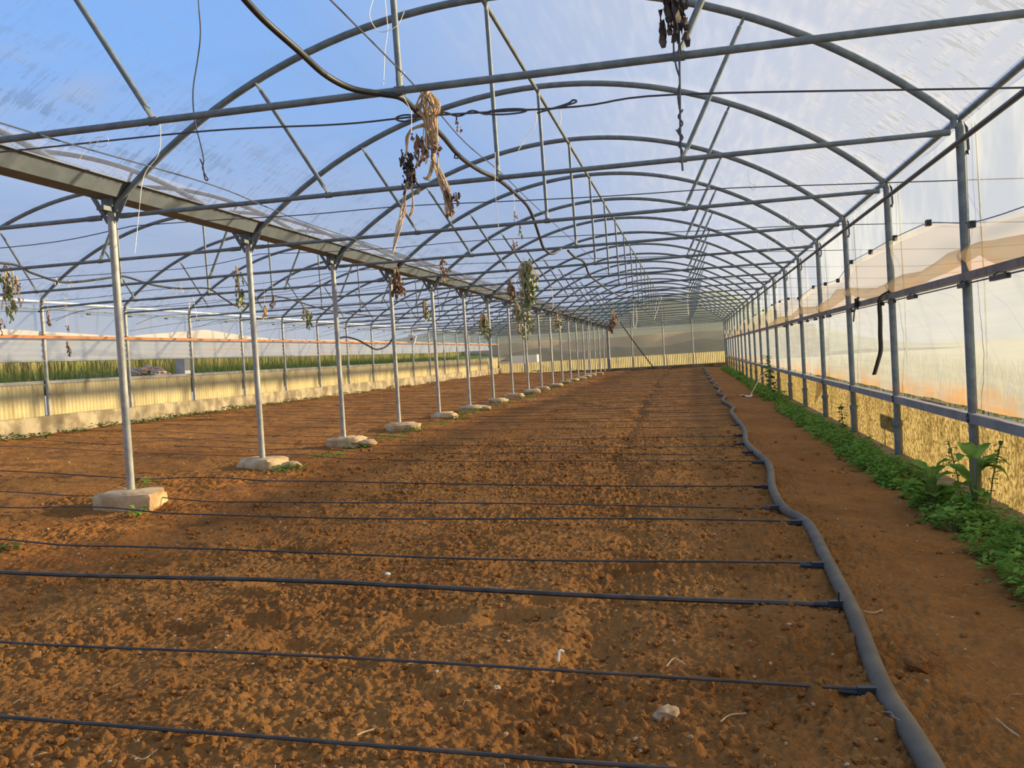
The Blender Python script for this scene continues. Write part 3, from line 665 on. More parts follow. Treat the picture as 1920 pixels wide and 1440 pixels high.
for k in range(1, NK):
    y_ = k*D+.3; pts = [(.06, y_, 2.58)]
    for x in np.linspace(.8, 6.2, 7): pts.append((x, y_+rw.uniform(-.02, .02), 2.585-.016*x-.0022*x*x+rw.uniform(-.02, .02)))
    pts = [(0, y_, 2.60)]+pts[1:]+[(8.5, y_, 2.235), (11.0, y_, 2.02), (12.2, y_, -.14)]        # anchored in the ground outside
    wire(pts, f'thin dark crop wire across the main span, {nth(k)} from the camera', .0045, n=4)
    if k == 2: pass
for i, k in enumerate(range(1, NK)):
    y_ = k*D+.3; pts = [(-6.8, y_, 2.40)]
    for x in np.linspace(-6.2, -.8, 6): pts.append((x, y_, 2.53+rw.uniform(-.03, .03)))
    pts.append((0, y_, 2.60))
    wire(pts, f'thin dark crop wire across the span beyond the gutter, {nth(i)} from the camera', .0045, n=4, group='crop wires beyond the gutter')
j = 0
for i, k in enumerate(range(3, NK, 1)):
    y_ = k*D+.04; z0 = 2.25 if k % 2 else 2.38; pts = [(-6.8, y_, z0)]
    for x in np.linspace(-5.8, -.8, 6): pts.append((x, y_, z0+.12+rw.uniform(-.05, .05)))
    pts.append((-.02, y_, 2.52))
    wire(pts, f'slack low wire across the span beyond the gutter, {nth(i)} from the camera', .004, n=4, group='slack wires beyond the gutter')
wire([(1.5, -3.0, 2.57), (1.46, -.47, 2.58), (1.66, 1.26, 2.55), (1.51, 2.55, 2.58), (1.44, 4.28, 2.58), (1.45, 12, 2.58), (1.45, 30, 2.58), (1.45, YB-.2, 2.58)], 'long thin wire along the main span on the gutter side of the ridge', .0045, group='long wires')
wire([(3.62, -3, 2.70), (3.61, -.14, 2.665), (3.57, 1.22, 2.64), (3.56, 2.5, 2.67), (3.55, 5, 2.66), (3.55, 15, 2.66), (3.55, YB-.2, 2.66)], 'long thin wire along the main span under the ridge', .004, group='long wires')
# hanging wire with an eye, and the twisted pair
a = at(375, 0, 1, 1.27); b = at(388, 337, 1, 1.27)
P = [at(x, y_, 1, 1.27) for x, y_ in ((372, -60), (372, 0), (376, 60), (371, 110), (362, 170), (365, 225), (376, 270), (382, 300), (380, 315), (386, 330), (390, 336), (386, 338), (383, 330), (381, 312), (375, 298))]
o = MB().tube(smooth_path(P, 4), .005, 6).build('hanging_wire', M['wire']); tag(o, 'single dark wire hanging from the roof with a small eye at its end', 'wire')
mb = MB(); tw_ = -.06
A = [at(x, y_, 1, tw_) for x, y_ in ((1270, -40), (1272, 40), (1274, 120), (1275, 180), (1276, 260), (1280, 320))]
mb.tube(smooth_path(A, 5), .006, 6)
B = [at(x, y_, 1, tw_) for x, y_ in ((1263, -40), (1264, 40), (1263, 90), (1268, 125), (1275, 150), (1271, 175), (1274, 205))]
mb.tube(smooth_path(B, 5), .005, 6)
mb.tube([at(1276+4*math.cos(t), 205+t*4.2, 1, tw_) for t in np.linspace(0, 20, 60)], .005, 5)
mb.tube([at(1268, 243, 1, tw_), at(1277, 258, 1, tw_)], .004, 5)
o = mb.build('hanging_wire', M['wire']); tag(o, 'pair of dark wires hanging twisted together below the blackened leaves', 'wire')

# ------------------------------------------------------------------ overhead hoses
P = [tuple(at(380, -90, 1, -1.2)), tuple(at(425, -42, 1, -1.0)), tuple(at(462, 2, 1, -.9)), tuple(at(500, 42, 1, -.75)), tuple(at(560, 95, 1, -.55)), tuple(at(610, 140, 1, -.3)), tuple(at(660, 166, 1, -.15)), tuple(at(715, 176, 1, -.05)), tuple(at(752, 183, 1, .03)),
     tuple(at(778, 205, 1, .25)), tuple(at(825, 250, 1, .85)), tuple(at(862, 293, 1, 1.5)), tuple(at(900, 320, 1, 2.1)), tuple(at(935, 337, 1, 2.5)), tuple(at(968, 365, 1, 3.6)), tuple(at(990, 388, 1, 4.6)), tuple(at(1002, 415, 1, 5.3)), tuple(at(1012, 445, 1, 6.1)), tuple(at(1020, 466, 1, 6.8)), tuple(at(1035, 476, 1, 7.2)), tuple(at(1052, 466, 1, 7.4))]
o = MB().tube(smooth_path(P, 6), .0165, 8).build('irrigation_hose', M['hose_dark']); tag(o, 'black hose slung along the main span from tie bar to tie bar', 'hose')
c = MB().tube([at(x, y_, 1, 1.35) for x, y_ in ((853, 290), (860, 290), (858, 297), (852, 296), (853, 290))], .006, 5).build('hose_clip', M['black'], o)
P = [tuple(at(1065, 470, 1, 7.6)), tuple(at(1078, 482, 1, 8.2)), tuple(at(1095, 492, 1, 9.2)), tuple(at(1105, 515, 1, 10.2)), tuple(at(1122, 530, 1, 12.4)), tuple(at(1142, 545, 1, 14.5)), tuple(at(1165, 556, 1, 17.2)), (3.4, 20, 2.6), (3.45, 30, 2.6), (3.4, 44, 2.62)]
o = MB().tube(smooth_path(P, 6), .016, 8).build('irrigation_hose', M['hose_dark']); tag(o, 'black hose continuing along the far half of the main span', 'hose')
P = [(-3.4, 2.6, 2.55), tuple(at(0, 493, 0, -3.4)), tuple(at(60, 512, 0, -3.4)), tuple(at(110, 528, 0, -3.4)), tuple(at(150, 528, 0, -3.4)), tuple(at(220, 519, 0, -3.4)), tuple(at(240, 520, 0, -3.4)), tuple(at(290, 535, 0, -3.4)), tuple(at(340, 541, 0, -3.4)), tuple(at(390, 541, 0, -3.4)), tuple(at(420, 560, 0, -3.4)), tuple(at(455, 575, 0, -3.4)), tuple(at(515, 555, 0, -3.4)), (-3.4, 16, 2.55), (-3.4, 22, 2.6)]
o = MB().tube(smooth_path(P, 6), .016, 8).build('irrigation_hose', M['hose_dark']); tag(o, 'black hose sagging between the tie bars beyond the gutter', 'hose')
for q in ((105, 525), (131, 530), (340, 541)):
    p_ = at(q[0], q[1], 0, -3.4); c = MB().tube([p_+np.array([0, -.03, -.07]), p_+np.array([0, 0, .04]), p_+np.array([0, .05, -.06])], .006, 5).build('tie', M['twine'], o)
P = [at(x, y_, 0, -.05) for x, y_ in ((738, 627), (733, 640), (722, 651), (705, 655), (690, 648), (672, 638), (650, 632), (636, 634))]
o = MB().tube(smooth_path(P, 5), .014, 8).build('hose_loop', M['black']); tag(o, 'short black hose looping off the fourth gutter post', 'hose')

# ------------------------------------------------------------------ ground hose and drip lines
hp = [(5.50, -5.5), (5.515, -3.6), (5.535, -2.18), (5.527, -1.625), (5.578, -0.803), (5.603, 0.021), (5.629, 1.054), (5.542, 1.605), (5.546, 2.54), (5.634, 4.002), (5.548, 5.811), (5.622, 7.629), (5.593, 10.597)]
yy = hp[-1][1]+1.6; sgn = 1
while yy < YB-2:
    hp.append((5.63+sgn*.055, yy)); sgn = -sgn; yy += rw.uniform(1.3, 2.4)
def hx(y_): return float(np.interp(y_, [p[1] for p in hp], [p[0] for p in hp]))
hz_ = lambda x, y_: gz(x)+.048
o = MB().tube(smooth_path([(x, y_, hz_(x, y_)) for x, y_ in hp], 8), .033, 12).build('supply_hose', M['hose']); tag(o, 'thick grey supply hose snaking over the soil along the weeds', 'hose')
dl = [-2.31, -1.675, -.694, -.003, 1.096, 1.639, 2.58, 4.05, 4.93, 5.75, 6.75, 8.2, 9.55]
while dl[-1] < YB-1.5: dl.append(dl[-1]+(.72 if len(dl) % 2 else 1.0))
rd = random.Random(17)
for i, y_ in enumerate(dl):
    sk = float(np.interp(y_, [-2.31, -1.67, -.7, 0, 1.1, 1.64, 2.6, 4, 5, 10, 50], [-.09, -.113, -.136, -.13, -.148, -.169, -.21, -.28, -.30, -.30, -.28]))
    x0 = hx(y_)-.03; xe = -6.45; P = []
    nseg = 26; sag = .5
    for t in np.linspace(0, 1, nseg):
        x = x0+(xe-x0)*t; yl = y_+sk*(x-x0)*(1 if x > -1 else 1)+.012*math.sin(x*2.1+i)
        if yl > YB-.3: break
        zl = gz(x)+(.055 if i < 8 else .026)+.010*math.sin(x*1.3+i*2)
        if abs(x) < .55 and i > 2: zl += .03
        P.append((x, yl, zl))
    if len(P) < 4: continue
    r = .0155 if i == 2 else (.007 if i in (1, 5) else (.008 if i < 7 else .0058))
    e = empty('drip_line', (x0, y_, 0))
    def loc(pts): return [(p[0]-x0, p[1]-y_, p[2]) for p in pts]
    MB().tube(loc(smooth_path(P, 2)), r, 6, flat=.75).build('tube', M['drip'], e)
    if y_ < 9:
        mb = MB().box(-.055, .012, -.012, .012, hz_(5.6, 0)-.005, hz_(5.6, 0)+.02); mb.tube([(-.11, sk*-.11, gz(5.6)+.05), (.0, 0, gz(5.6)+.045)], .012, 8)
        mb.build('connector', M['blue'], e, False)
    tag(e, f'thin black drip line across the soil, {nth(i)} from the camera', 'drip line', 'drip lines across the soil')
o = MB().tube([(hx(-.7)-.05, -.75, -.02), (hx(-.7)-.05, -.75, .12)], .004, 5).build('stake', M['black']); tag(o, 'thin dark peg standing in the soil against the supply hose', 'peg')

# ------------------------------------------------------------------ dried plants, twine
def crumple(mb, c, s, rnd, n=5):
    for _ in range(n):
        p = np.array(c)+np.array([rnd.gauss(0, s*.35), rnd.gauss(0, s*.25), rnd.gauss(0, s*.45)]); L = s*rnd.uniform(.6, 1.5); a = rnd.uniform(0, 6.28); wv = s*rnd.uniform(.09, .24)
        q = np.array([math.cos(a), math.sin(a), 0])*wv; k = np.array([-math.sin(a), math.cos(a), 0])*s*.18
        vs = []
        for t in range(5):
            f = t/4; z = -L*f; tw = math.sin(f*5+a)*.5; ww = math.sin(math.pi*(.12+.8*f))
            ctr = p+np.array([0, 0, z])+k*tw
            vs += [ctr-q*ww+k*math.cos(f*7), ctr+k*.5*math.sin(f*9+a), ctr+q*ww+k*math.sin(f*6)]
        mb.raw(vs, [(t*3+j, t*3+j+1, t*3+j+4, t*3+j+3) for t in range(4) for j in range(2)])
def bunch(p, label, hts, stem='straw', leaf='dryleaf', seed=1, spread=.05, nst=14, r=.004, leafs=None, lsize=.06, cat='dried plant', group='dried plants hanging from the wires', name='dried_plant'):
    """p: hanging point; hts: strand length; leafs: list of (dx, dz) where the shrivelled leaves sit"""
    rnd = random.Random(seed); e = empty(name, tuple(p)); mb = MB()
    for _ in range(nst):
        L = hts*rnd.uniform(.35, 1.0); x0 = rnd.gauss(0, spread*.5); y0 = rnd.gauss(0, spread*.4); dx = rnd.gauss(0, spread*.5)
        pts = [(x0*.3, y0*.3, .02)]+[(x0+dx*t+rnd.uniform(-1, 1)*spread*.25, y0+rnd.uniform(-1, 1)*spread*.2, -L*t) for t in (.15, .35, .55, .75, 1.0)]
        mb.tube(smooth_path(pts, 3), r*rnd.uniform(.6, 1.2), 5)
    mb.build('stems', M[stem], e)
    lb = MB()
    for (dx, dz, n) in (leafs or [(0, -hts*.7, 5)]): crumple(lb, (dx, 0, dz), lsize, rnd, int(n*1.8))
    lb.build('leaves', M[leaf], e)
    if p[2] < 2.50: MB().tube([(0, 0, -.02), (.004, 0, (2.56-p[2])*.5), (0, 0, 2.56-p[2])], .002, 4).build('thread', M['twine'], e)
    tag(e, label, cat, group); return e
# the big bunch tied over the wire and its tails
P0 = at(800, 172, 1, .3)
e = empty('dried_plant', tuple(P0)); rnd = random.Random(77); mb = MB()
for _ in range(34):
    x0 = rnd.uniform(-.075, .075); L = rnd.uniform(.18, .34)
    pts = [(x0*.25, rnd.uniform(-.03, .03), .0), (x0*.8, rnd.uniform(-.05, .05), -.05), (x0*1.1, rnd.uniform(-.05, .05), -.11), (x0*.55+.01, rnd.uniform(-.03, .03), -.16), (x0*.6+.01, rnd.uniform(-.03, .03), -L)]
    mb.tube(smooth_path(pts, 3), rnd.uniform(.003, .006), 5)
def offs(px, py): q = at(px, py, 1, .3); return tuple(q-P0)
for base_, n, sp in (([(805, 240), (812, 280), (810, 310), (802, 332), (795, 336)], 6, .006), ([(800, 235), (775, 240), (763, 260), (762, 290)], 5, .004), ([(765, 325), (760, 360), (757, 395), (748, 420), (738, 470)], 4, .006), ([(768, 325), (774, 360), (773, 390), (768, 405)], 4, .005), ([(813, 300), (822, 325), (835, 360), (842, 395), (850, 398)], 8, .012), ([(812, 300), (830, 330), (848, 372)], 3, .008)):
    for _ in range(n):
        mb.tube(smooth_path([np.array(offs(*q))+np.array([rnd.gauss(0, sp), rnd.gauss(0, sp), rnd.gauss(0, sp*1.5)]) for q in base_], 3), rnd.uniform(.003, .0055), 5)
mb.build('stems', M['straw'], e)
lb = MB()
for (px, py, s, n) in ((785, 268, .065, 14), (788, 285, .05, 8), (812, 270, .05, 8), (820, 278, .04, 6), (838, 355, .05, 8), (842, 372, .06, 12)): crumple(lb, offs(px, py), s, rnd, n)
lb.build('brown_leaves', M['dryleaf'], e)
lb = MB()
for (px, py, s, n) in ((759, 292, .06, 12), (767, 305, .06, 14), (772, 318, .06, 12), (764, 325, .05, 8), (851, 362, .045, 8)): crumple(lb, offs(px, py), s, rnd, n)
lb.build('dark_leaves', M['darkleaf'], e)
tag(e, 'big straw-coloured bunch of dried stems tied over the twisted wire', 'dried plant', 'dried plants hanging from the wires')
bunch(at(1258, -45, 1, -.06), 'blackened shrivelled leaves hanging by the twisted pair of wires', .40, 'darkleaf', 'darkleaf', 5, .04, 5, .005, [(-.01, -.06, 6), (0, -.14, 5), (-.015, -.17, 4), (.03, -.1, 3)], .10)
bunch(at(856, 222, 1, .4), 'tiny dark curl of leaf on the long wire beside the big bunch', .07, 'darkleaf', 'dryleaf', 6, .01, 2, .003, [(0, -.03, 2), (.02, -.06, 2)], .03)
Y4 = 7.8
bunch(at(742, 500, 1, Y4), 'brown crumpled plant hanging in front of the fourth gutter post', .42, 'straw', 'dryleaf', 7, .05, 8, .005, [(0, -.15, 12), (.04, -.28, 9), (-.03, -.3, 5)], .11)
bunch(at(828, 482, 1, Y4), 'small brown curled plant hanging beside a gutter post', .22, 'straw', 'dryleaf', 8, .03, 6, .005, [(0, -.06, 6), (.05, -.17, 5)], .08)
bunch(at(980, 495, 1, Y4), 'large faded green and straw plant hanging under the tie bars', .62, 'straw', 'paleleaf', 9, .12, 20, .006, [(.05, -.05, 14), (.08, -.12, 12), (0, -.2, 8), (.08, -.38, 14), (.03, -.52, 8)], .13)
bunch(at(957, 525, 1, Y4), 'small dark plant next to the large faded one', .2, 'straw', 'dryleaf', 10, .04, 8, .005, [(0, -.1, 7), (-.01, -.17, 4)], .09)
bunch(at(968, 570, 1, 10.3), 'long straw-yellow plant with a curled end below the large faded one', .62, 'straw', 'paleleaf', 12, .06, 10, .008, [(0, -.08, 10), (.06, -.2, 5), (.12, -.45, 5)], .12)
bunch(at(990, 580, 1, 10.3), 'dull brown plant beside the long straw-yellow one', .34, 'straw', 'paleleaf', 13, .06, 8, .006, [(0, -.1, 8), (.06, -.22, 6)], .10)
bunch(at(963, 450, 1, 5.3), 'little brown plant hung from a thin wire above the large faded one', .12, 'straw', 'dryleaf', 14, .015, 4, .004, [(0, -.05, 4)], .06)
bunch(at(965, 400, 1, 2.8), 'tiny brown seed head on a thread near the slung hose', .05, 'straw', 'dryleaf', 15, .008, 3, .003, [(0, -.02, 3)], .025)
bunch(at(975, 425, 1, 5.3), 'narrow green curl of leaf hanging under a tie bar', .14, 'paleleaf', 'paleleaf', 16, .012, 3, .005, [(0, -.06, 2)], .05)
bunch(at(795, 565, 1, 12.8), 'faded green plant hanging near the fifth gutter post', .35, 'straw', 'paleleaf', 17, .05, 8, .006, [(0, -.1, 8), (.02, -.25, 6)], .11)
bunch(at(905, 590, 1, 15.3), 'pale straw and green plant hanging near the seventh gutter post', .55, 'straw', 'paleleaf', 18, .10, 14, .008, [(0, -.1, 10), (.04, -.3, 8)], .16)
bunch(at(1045, 590, 1, 20.3), 'small dark-green plant hanging among the far gutter posts', .5, 'straw', 'paleleaf', 19, .1, 8, .008, [(0, -.2, 8)], .16)
bunch(at(1148, 585, 1, 25.3), 'grey-brown plant hung at the top of the leaning pole', .7, 'straw', 'dryleaf', 20, .12, 10, .012, [(0, -.2, 8), (-.1, -.5, 6)], .2)
bunch(at(12, 498, 1, 5.3), 'leafy green plant with a rosy top at the vent side end of the wires', .58, 'straw', 'paleleaf', 21, .06, 10, .006, [(0, -.15, 9), (.01, -.3, 9), (.03, -.5, 7)], .10)
bunch(at(30, 520, 1, 5.3), 'slim reddish dried plant beside the leafy green one', .36, 'straw', 'dryleaf', 22, .03, 6, .005, [(0, -.04, 4), (.03, -.3, 4)], .07)
bunch(at(3, 600, 1, 5.3), 'little brown tuft hanging low beyond the gutter', .10, 'straw', 'dryleaf', 23, .03, 4, .005, [(0, -.05, 3)], .06)
bunch(at(443, 500, 1, 7.8), 'thin stalk with dangling green leaves beside the second gutter post', .56, 'straw', 'paleleaf', 24, .04, 8, .006, [(0, -.15, 5), (.03, -.38, 9), (.05, -.5, 6)], .10)
bunch(at(497, 575, 1, 7.8), 'short straw-orange plant dangling beyond the second gutter post', .18, 'straw', 'straw', 25, .03, 8, .006, [(0, -.1, 6)], .07)
bunch(at(512, 555, 1, 10.3), 'dark little plant tied on the sagging hose', .2, 'dryleaf', 'dryleaf', 26, .03, 6, .006, [(0, -.1, 5)], .08)
bunch(at(575, 580, 1, 12.8), 'faded green tangle hanging far beyond the gutter', .34, 'straw', 'paleleaf', 27, .08, 8, .006, [(0, -.1, 9), (.06, -.2, 6)], .12)
bunch(at(90, 585, 1, 7.8), 'narrow dark plant hanging against the vent side wall post', .22, 'dryleaf', 'dryleaf', 28, .02, 5, .005, [(0, -.1, 4), (.01, -.18, 4)], .06)
bunch(at(128, 612, 1, 7.8), 'dark shred of leaf above the low brown curl', .09, 'dryleaf', 'dryleaf', 29, .01, 3, .004, [(0, -.04, 3)], .045)
bunch(at(127, 640, 1, 7.8), 'low brown curl of dried plant in front of the vent sheet', .16, 'straw', 'dryleaf', 30, .02, 5, .006, [(0, -.05, 5), (.0, -.12, 4)], .065)
def twine(pts, y_, label, r=.0022, name='twine'):
    P = [at(px, py, 1, y_)+np.array([0, .01*math.sin(py), 0]) for px, py in pts]
    if P[0][2] < 2.52: P = [np.array([P[0][0], y_, 2.56])]+P             # tied up to the wire or tie bar above
    o = MB().tube(smooth_path(P, 5), r, 5).build(name, M['twine']); tag(o, label, 'twine', 'bits of white twine'); return o
twine([(699, 0), (694, 30), (703, 52), (722, 60), (745, 45), (757, 20)], -.2, 'pale looped twine hanging near the nearest strut')
twine([(720, -10), (726, 30), (727, 60), (722, 100), (718, 158)], -.2, 'straight pale twine dangling through the loop of another')
twine([(758, 133), (753, 150), (757, 180), (770, 210), (772, 250)], .0, 'thin pale twine hanging beside the big dried bunch')
twine([(300, 232), (303, 250), (295, 290), (270, 330), (262, 400), (256, 440), (254, 475)], 0.02, 'long thin twine dangling from the strut foot nearest the gutter')
twine([(190, 262), (180, 270), (190, 276), (202, 270), (200, 258), (180, 258), (165, 275), (150, 300)], .29, 'knot of pale twine on the wire nearest the gutter')
twine([(928, 285), (928, 330), (930, 380), (935, 430)], 1.3, 'straight white twine hanging by the slung hose')
twine([(1005, 230), (985, 260), (972, 282)], .3, 'curved pale twine end on the twisted wire')
twine([(1050, 205), (1052, 225), (1048, 238)], .3, 'short pale twine end hanging at the loop of the twisted wire')
twine([(1405, 340), (1412, 346), (1418, 350), (1412, 356), (1405, 350), (1408, 342)], 2.8, 'small ring of pale twine on a crop wire')
twine([(1480, 420), (1490, 425), (1485, 440), (1490, 456)], 5.3, 'knotted white twine on the third crop wire near the eaves')
twine([(1440, 470), (1450, 455), (1462, 450), (1455, 440)], 7.8, 'loose white twine on the fourth crop wire near the eaves')
twine([(1105, 555), (1103, 590), (1106, 620), (1109, 600)], 20.3, 'bundle of white twine hanging before the far gable')
twine([(1188, 570), (1187, 600), (1190, 616), (1194, 600), (1192, 570)], 25.3, 'long white twine tail hanging before the far gable', .012)
twine([(1290, 540), (1289, 565), (1291, 590)], 25.3, 'white twine tail hanging under the ridge far off', .012)
twine([(1228, 580), (1232, 562), (1240, 558), (1226, 600)], 25.3, 'hooked white twine hanging beside the far gable post', .01)
twine([(325, 552), (333, 535), (338, 532), (342, 552)], 7.8, 'inverted V of white twine beyond the gutter', .005)
twine([(355, 583), (357, 565), (362, 560), (370, 604)], 10.3, 'thin white twine near a vent side wall post', .005)
twine([(1035, 545), (1037, 565), (1036, 580)], 12.8, 'short white twine below the slung hose', .005)
p0 = at(772, 636, 1, 15); e = empty('sensor_box', tuple(p0)); a_ = .35
o = MB().box(-.09, .09, -.02, .02, -.10, .10).build('case', M['white'], e, False); o.rotation_euler = (0, a_, 0)
o = MB().box(-.03, .03, -.026, -.02, -.03, .03).build('label_plate', M['dryleaf'], e, False); o.rotation_euler = (0, a_, 0)
MB().tube([(0.03, 0, .09), (.02, 0, .5), (0, 0, 2.56-p0[2])], .004, 5).build('cord', M['twine'], e)
tag(e, 'small tilted white box hanging on a cord between the gutter posts', 'box')

# ------------------------------------------------------------------ weeds
rv = random.Random(31)
def weed_patch(mbs, cx_, cy_, z0, h, rad, rnd, nl, size):
    for _ in range(nl):
        t = rnd.random()**.7; a = rnd.uniform(0, 6.28); rr_ = rad*math.sqrt(rnd.random())*(1-.35*t)
        p = np.array([cx_+rr_*math.cos(a), cy_+rr_*math.sin(a), z0+h*t*(1-.5*(rr_/rad)**2)]); s = size*rnd.uniform(.6, 1.3)
        b = a+rnd.uniform(-.9, .9); ti = rnd.uniform(-.35, .55)
        d = np.array([math.cos(b)*math.cos(ti), math.sin(b)*math.cos(ti), math.sin(ti)]); q = np.array([-math.sin(b), math.cos(b), rnd.uniform(-.4, .4)])*s*.3
        m1 = p+d*s*.5; mbs.raw([p, m1+q, p+d*s+np.array([0, 0, -s*.2]), m1-q, m1+np.array([0, 0, -s*.08])], [(0, 1, 4), (1, 2, 4), (2, 3, 4), (3, 0, 4)])
for nm, y0, y1, lab in (('weeds', -1.0, 12.5, 'dense strip of fresh green weeds along the kerb of the hose side'), ('weeds', 12.5, 44.0, 'far stretch of green weeds along the kerb towards the gable')):
    mb = MB(); y_ = y0
    while y_ < y1:
        xin = float(np.interp(y_, [-1, -.3, 1.1, 2.4, 5, 11, 22, 44], [6.40, 6.40, 6.48, 6.52, 6.47, 6.50, 6.62, 6.55]))
        for _ in range(2 if y_ < 12.5 else 1):
            x = rv.uniform(xin, 6.86); hgt = rv.uniform(.08, .20)*(1.25 if y_ < 1.5 else 1.0)*(1.6 if 14 < y_ < 19 else 1)*(1.4 if y_ > 30 else 1)
            if 2.6 < y_ < 3.4: hgt *= .5
            weed_patch(mb, x, y_, gz(x)-.02, hgt, rv.uniform(.08, .15), rv, 60 if y_ < 5 else 40, .045 if y_ < 5 else .055 if y_ < 14 else .09)
        y_ += .055 if y_ < 5 else (.075 if y_ < 12.5 else .16)
    o = mb.build(nm, M['weed'], smooth=False); tag(o, lab, 'weeds', kind='stuff')
def broad_leaf(mb, p, a, L, wd, tilt, curl, rnd):
    n = 7; vs = []; pr = np.array(p, float); t = tilt
    for i in range(n+1):
        f = i/n; ww = wd*math.sin(math.pi*min(1, .08+f*.92))**.8*(1 if f < .98 else .1)
        s = np.array([-math.sin(a), math.cos(a), 0.0]); wv = .12*wd*math.sin(f*14+a)
        vs += [pr+s*ww+np.array([0, 0, .25*ww+wv]), pr, pr-s*ww+np.array([0, 0, .25*ww-wv])]
        pr = pr+np.array([math.cos(a)*math.cos(t), math.sin(a)*math.cos(t), math.sin(t)])*L/n; t -= curl/n
    mb.raw(vs, [(i*3+k, i*3+k+1, i*3+k+4, i*3+k+3) for i in range(n) for k in range(2)])
def broad_plant(p, label, n, L, seed, h=.12, name='broadleaf_weed'):
    rnd = random.Random(seed); e = empty(name, tuple(p)); st = MB(); lf = MB()
    for i in range(n):
        a = i*2.4+rnd.uniform(-.3, .3); z = h*rnd.uniform(.2, 1); q = (math.cos(a)*.04, math.sin(a)*.04, z)
        st.tube([(0, 0, -.05), (q[0]*.5, q[1]*.5, z*.6), q], .006, 5)
        broad_leaf(lf, q, a, L*rnd.uniform(.7, 1.1), L*.23*rnd.uniform(.8, 1.2), rnd.uniform(.3, 1.0), rnd.uniform(.8, 1.8), rnd)
    st.build('stems', M['weed_stem'], e); lf.build('leaves', M['weed'], e); tag(e, label, 'weed'); return e
broad_plant((6.58, 2.05, -.06), 'broad-leaved weed with big drooping leaves before the nearest wall post', 20, .21, 4, .30)
broad_plant((6.78, 1.75, -.07), 'upright broad-leaved weed close against the nearest yellow panel', 16, .20, 5, .42)
broad_plant((6.50, 1.2, -.06), 'smaller dark broad-leaved weed at the edge of the weed strip', 10, .13, 6, .12)
def tall_weed(p, h, label, seed, m='weed_dark', lean=(0, 0), n=16, ls=.05):
    rnd = random.Random(seed); e = empty('tall_weed', tuple(p))
    P = smooth_path([(0, 0, -.05), (lean[0]*.3, lean[1]*.3, h*.4), (lean[0]*.7, lean[1]*.7, h*.75), (lean[0], lean[1], h)], 5)
    MB().tube(P, .005, 5).build('stem', M['weed_stem'], e); lf = MB()
    for i in range(n):
        q = P[int(len(P)*(.25+.74*i/n))]; a = i*2.4+rnd.uniform(-.5, .5); broad_leaf(lf, q, a, ls*rnd.uniform(.7, 1.4), ls*.3, rnd.uniform(-.1, .8), 1.0, rnd)
    lf.build('leaves', M[m], e); tag(e, label, 'weed'); return e
tall_weed((6.80, 2.1, -.07), .46, 'thin flowering stem rising beside the nearest wall post', 3, lean=(-.05, .12))
tall_weed((6.90, 1.9, -.07), .52, 'wiry dark stem against the yellow panel beyond the nearest post', 4, lean=(.02, -.25))
tall_weed((6.82, 7.2, -.08), .42, 'tall weed in front of the third wall post', 5, lean=(-.02, .02), n=22, ls=.07)
tall_weed((6.62, 16.2, -.06), .95, 'tall pale-stemmed weed standing high out of the strip', 6, lean=(.05, .1), n=26, ls=.13)
tall_weed((6.70, 15.0, -.06), .7, 'bushy tall weed just nearer than the pale-stemmed one', 7, lean=(-.1, .1), n=34, ls=.13)
p_ = at(318, 930, 2, .05); tall_weed((p_[0]+.03, p_[1]-.45, .05), .25, 'spindly seedling with broad leaves by the nearest footing stone', 8, m='weed', lean=(.02, -.0), n=6, ls=.12)
broad_plant((at(258, 972, 2, .04)[0], at(258, 972, 2, .04)[1], .075), 'small bright green sprig against the nearest footing stone', 12, .085, 9, .05)
def tuft(x, y_, label, seed, n=70, rad=.14, h=.07, size=.045, z=None, m='weed', group=None):
    mb = MB(); rnd = random.Random(seed); weed_patch(mb, 0, 0, 0, h, rad, rnd, n, size)
    o = empty('weed_tuft', (x, y_, gh(x, y_)-.005 if z is None else z)); mb.build('leaves', M[m], o, False); tag(o, label, 'weed', group); return o
q = at(18, 1035, 2, .05); tuft(q[0], q[1], 'lone grey-green weed tuft in the soil beside a drip line', 2, 60, .08, .05, .035, m='weed_dark')
for i, k in enumerate(range(2, 16)):
    tuft(.25+.1*(k % 3), k*D-.28+.1*(k % 2), f'green weed tuft at the foot of a gutter post, {nth(i)} from the camera', 40+k, 110, .22, .07, .05, group='weed tufts along the gutter posts')
    if k < 9: tuft(.30, k*D+1.15, f'low weed patch between gutter posts, {nth(i)} from the camera', 60+k, 130, .32, .05, .05, group='low weed patches between gutter posts')
for i, yk in enumerate((8.6, 9.3, 10.3, 11.2, 12.2, 12.9, 13.6, 14.4, 15.2, 16.3, 17.2, 18.4, 19.6, 21, 22.3, 23.5, 25.2, 27, 28.8, 30.5, 34, 38)):
    tuft(-6.6, yk, f'weed tuft at the foot of the concrete kerb, {nth(i)} from the camera', 90+i, 120, .34, .14 if i % 3 == 0 else .09, .07, z=.26, m='weed_dark', group='weed tufts along the concrete kerb')
for i, x in enumerate((6.0, 4.2, 2.6, .6, -2, -4.4)):
    tuft(x, YB-.4, f'weed tuft at the foot of the far gable, {["first", *ORD[1:]][i]} counted from the hose side', 120+i, 50, .4, .12, .12, z=gz(x)+.05, m='weed_dark', group='weed tufts along the far gable')

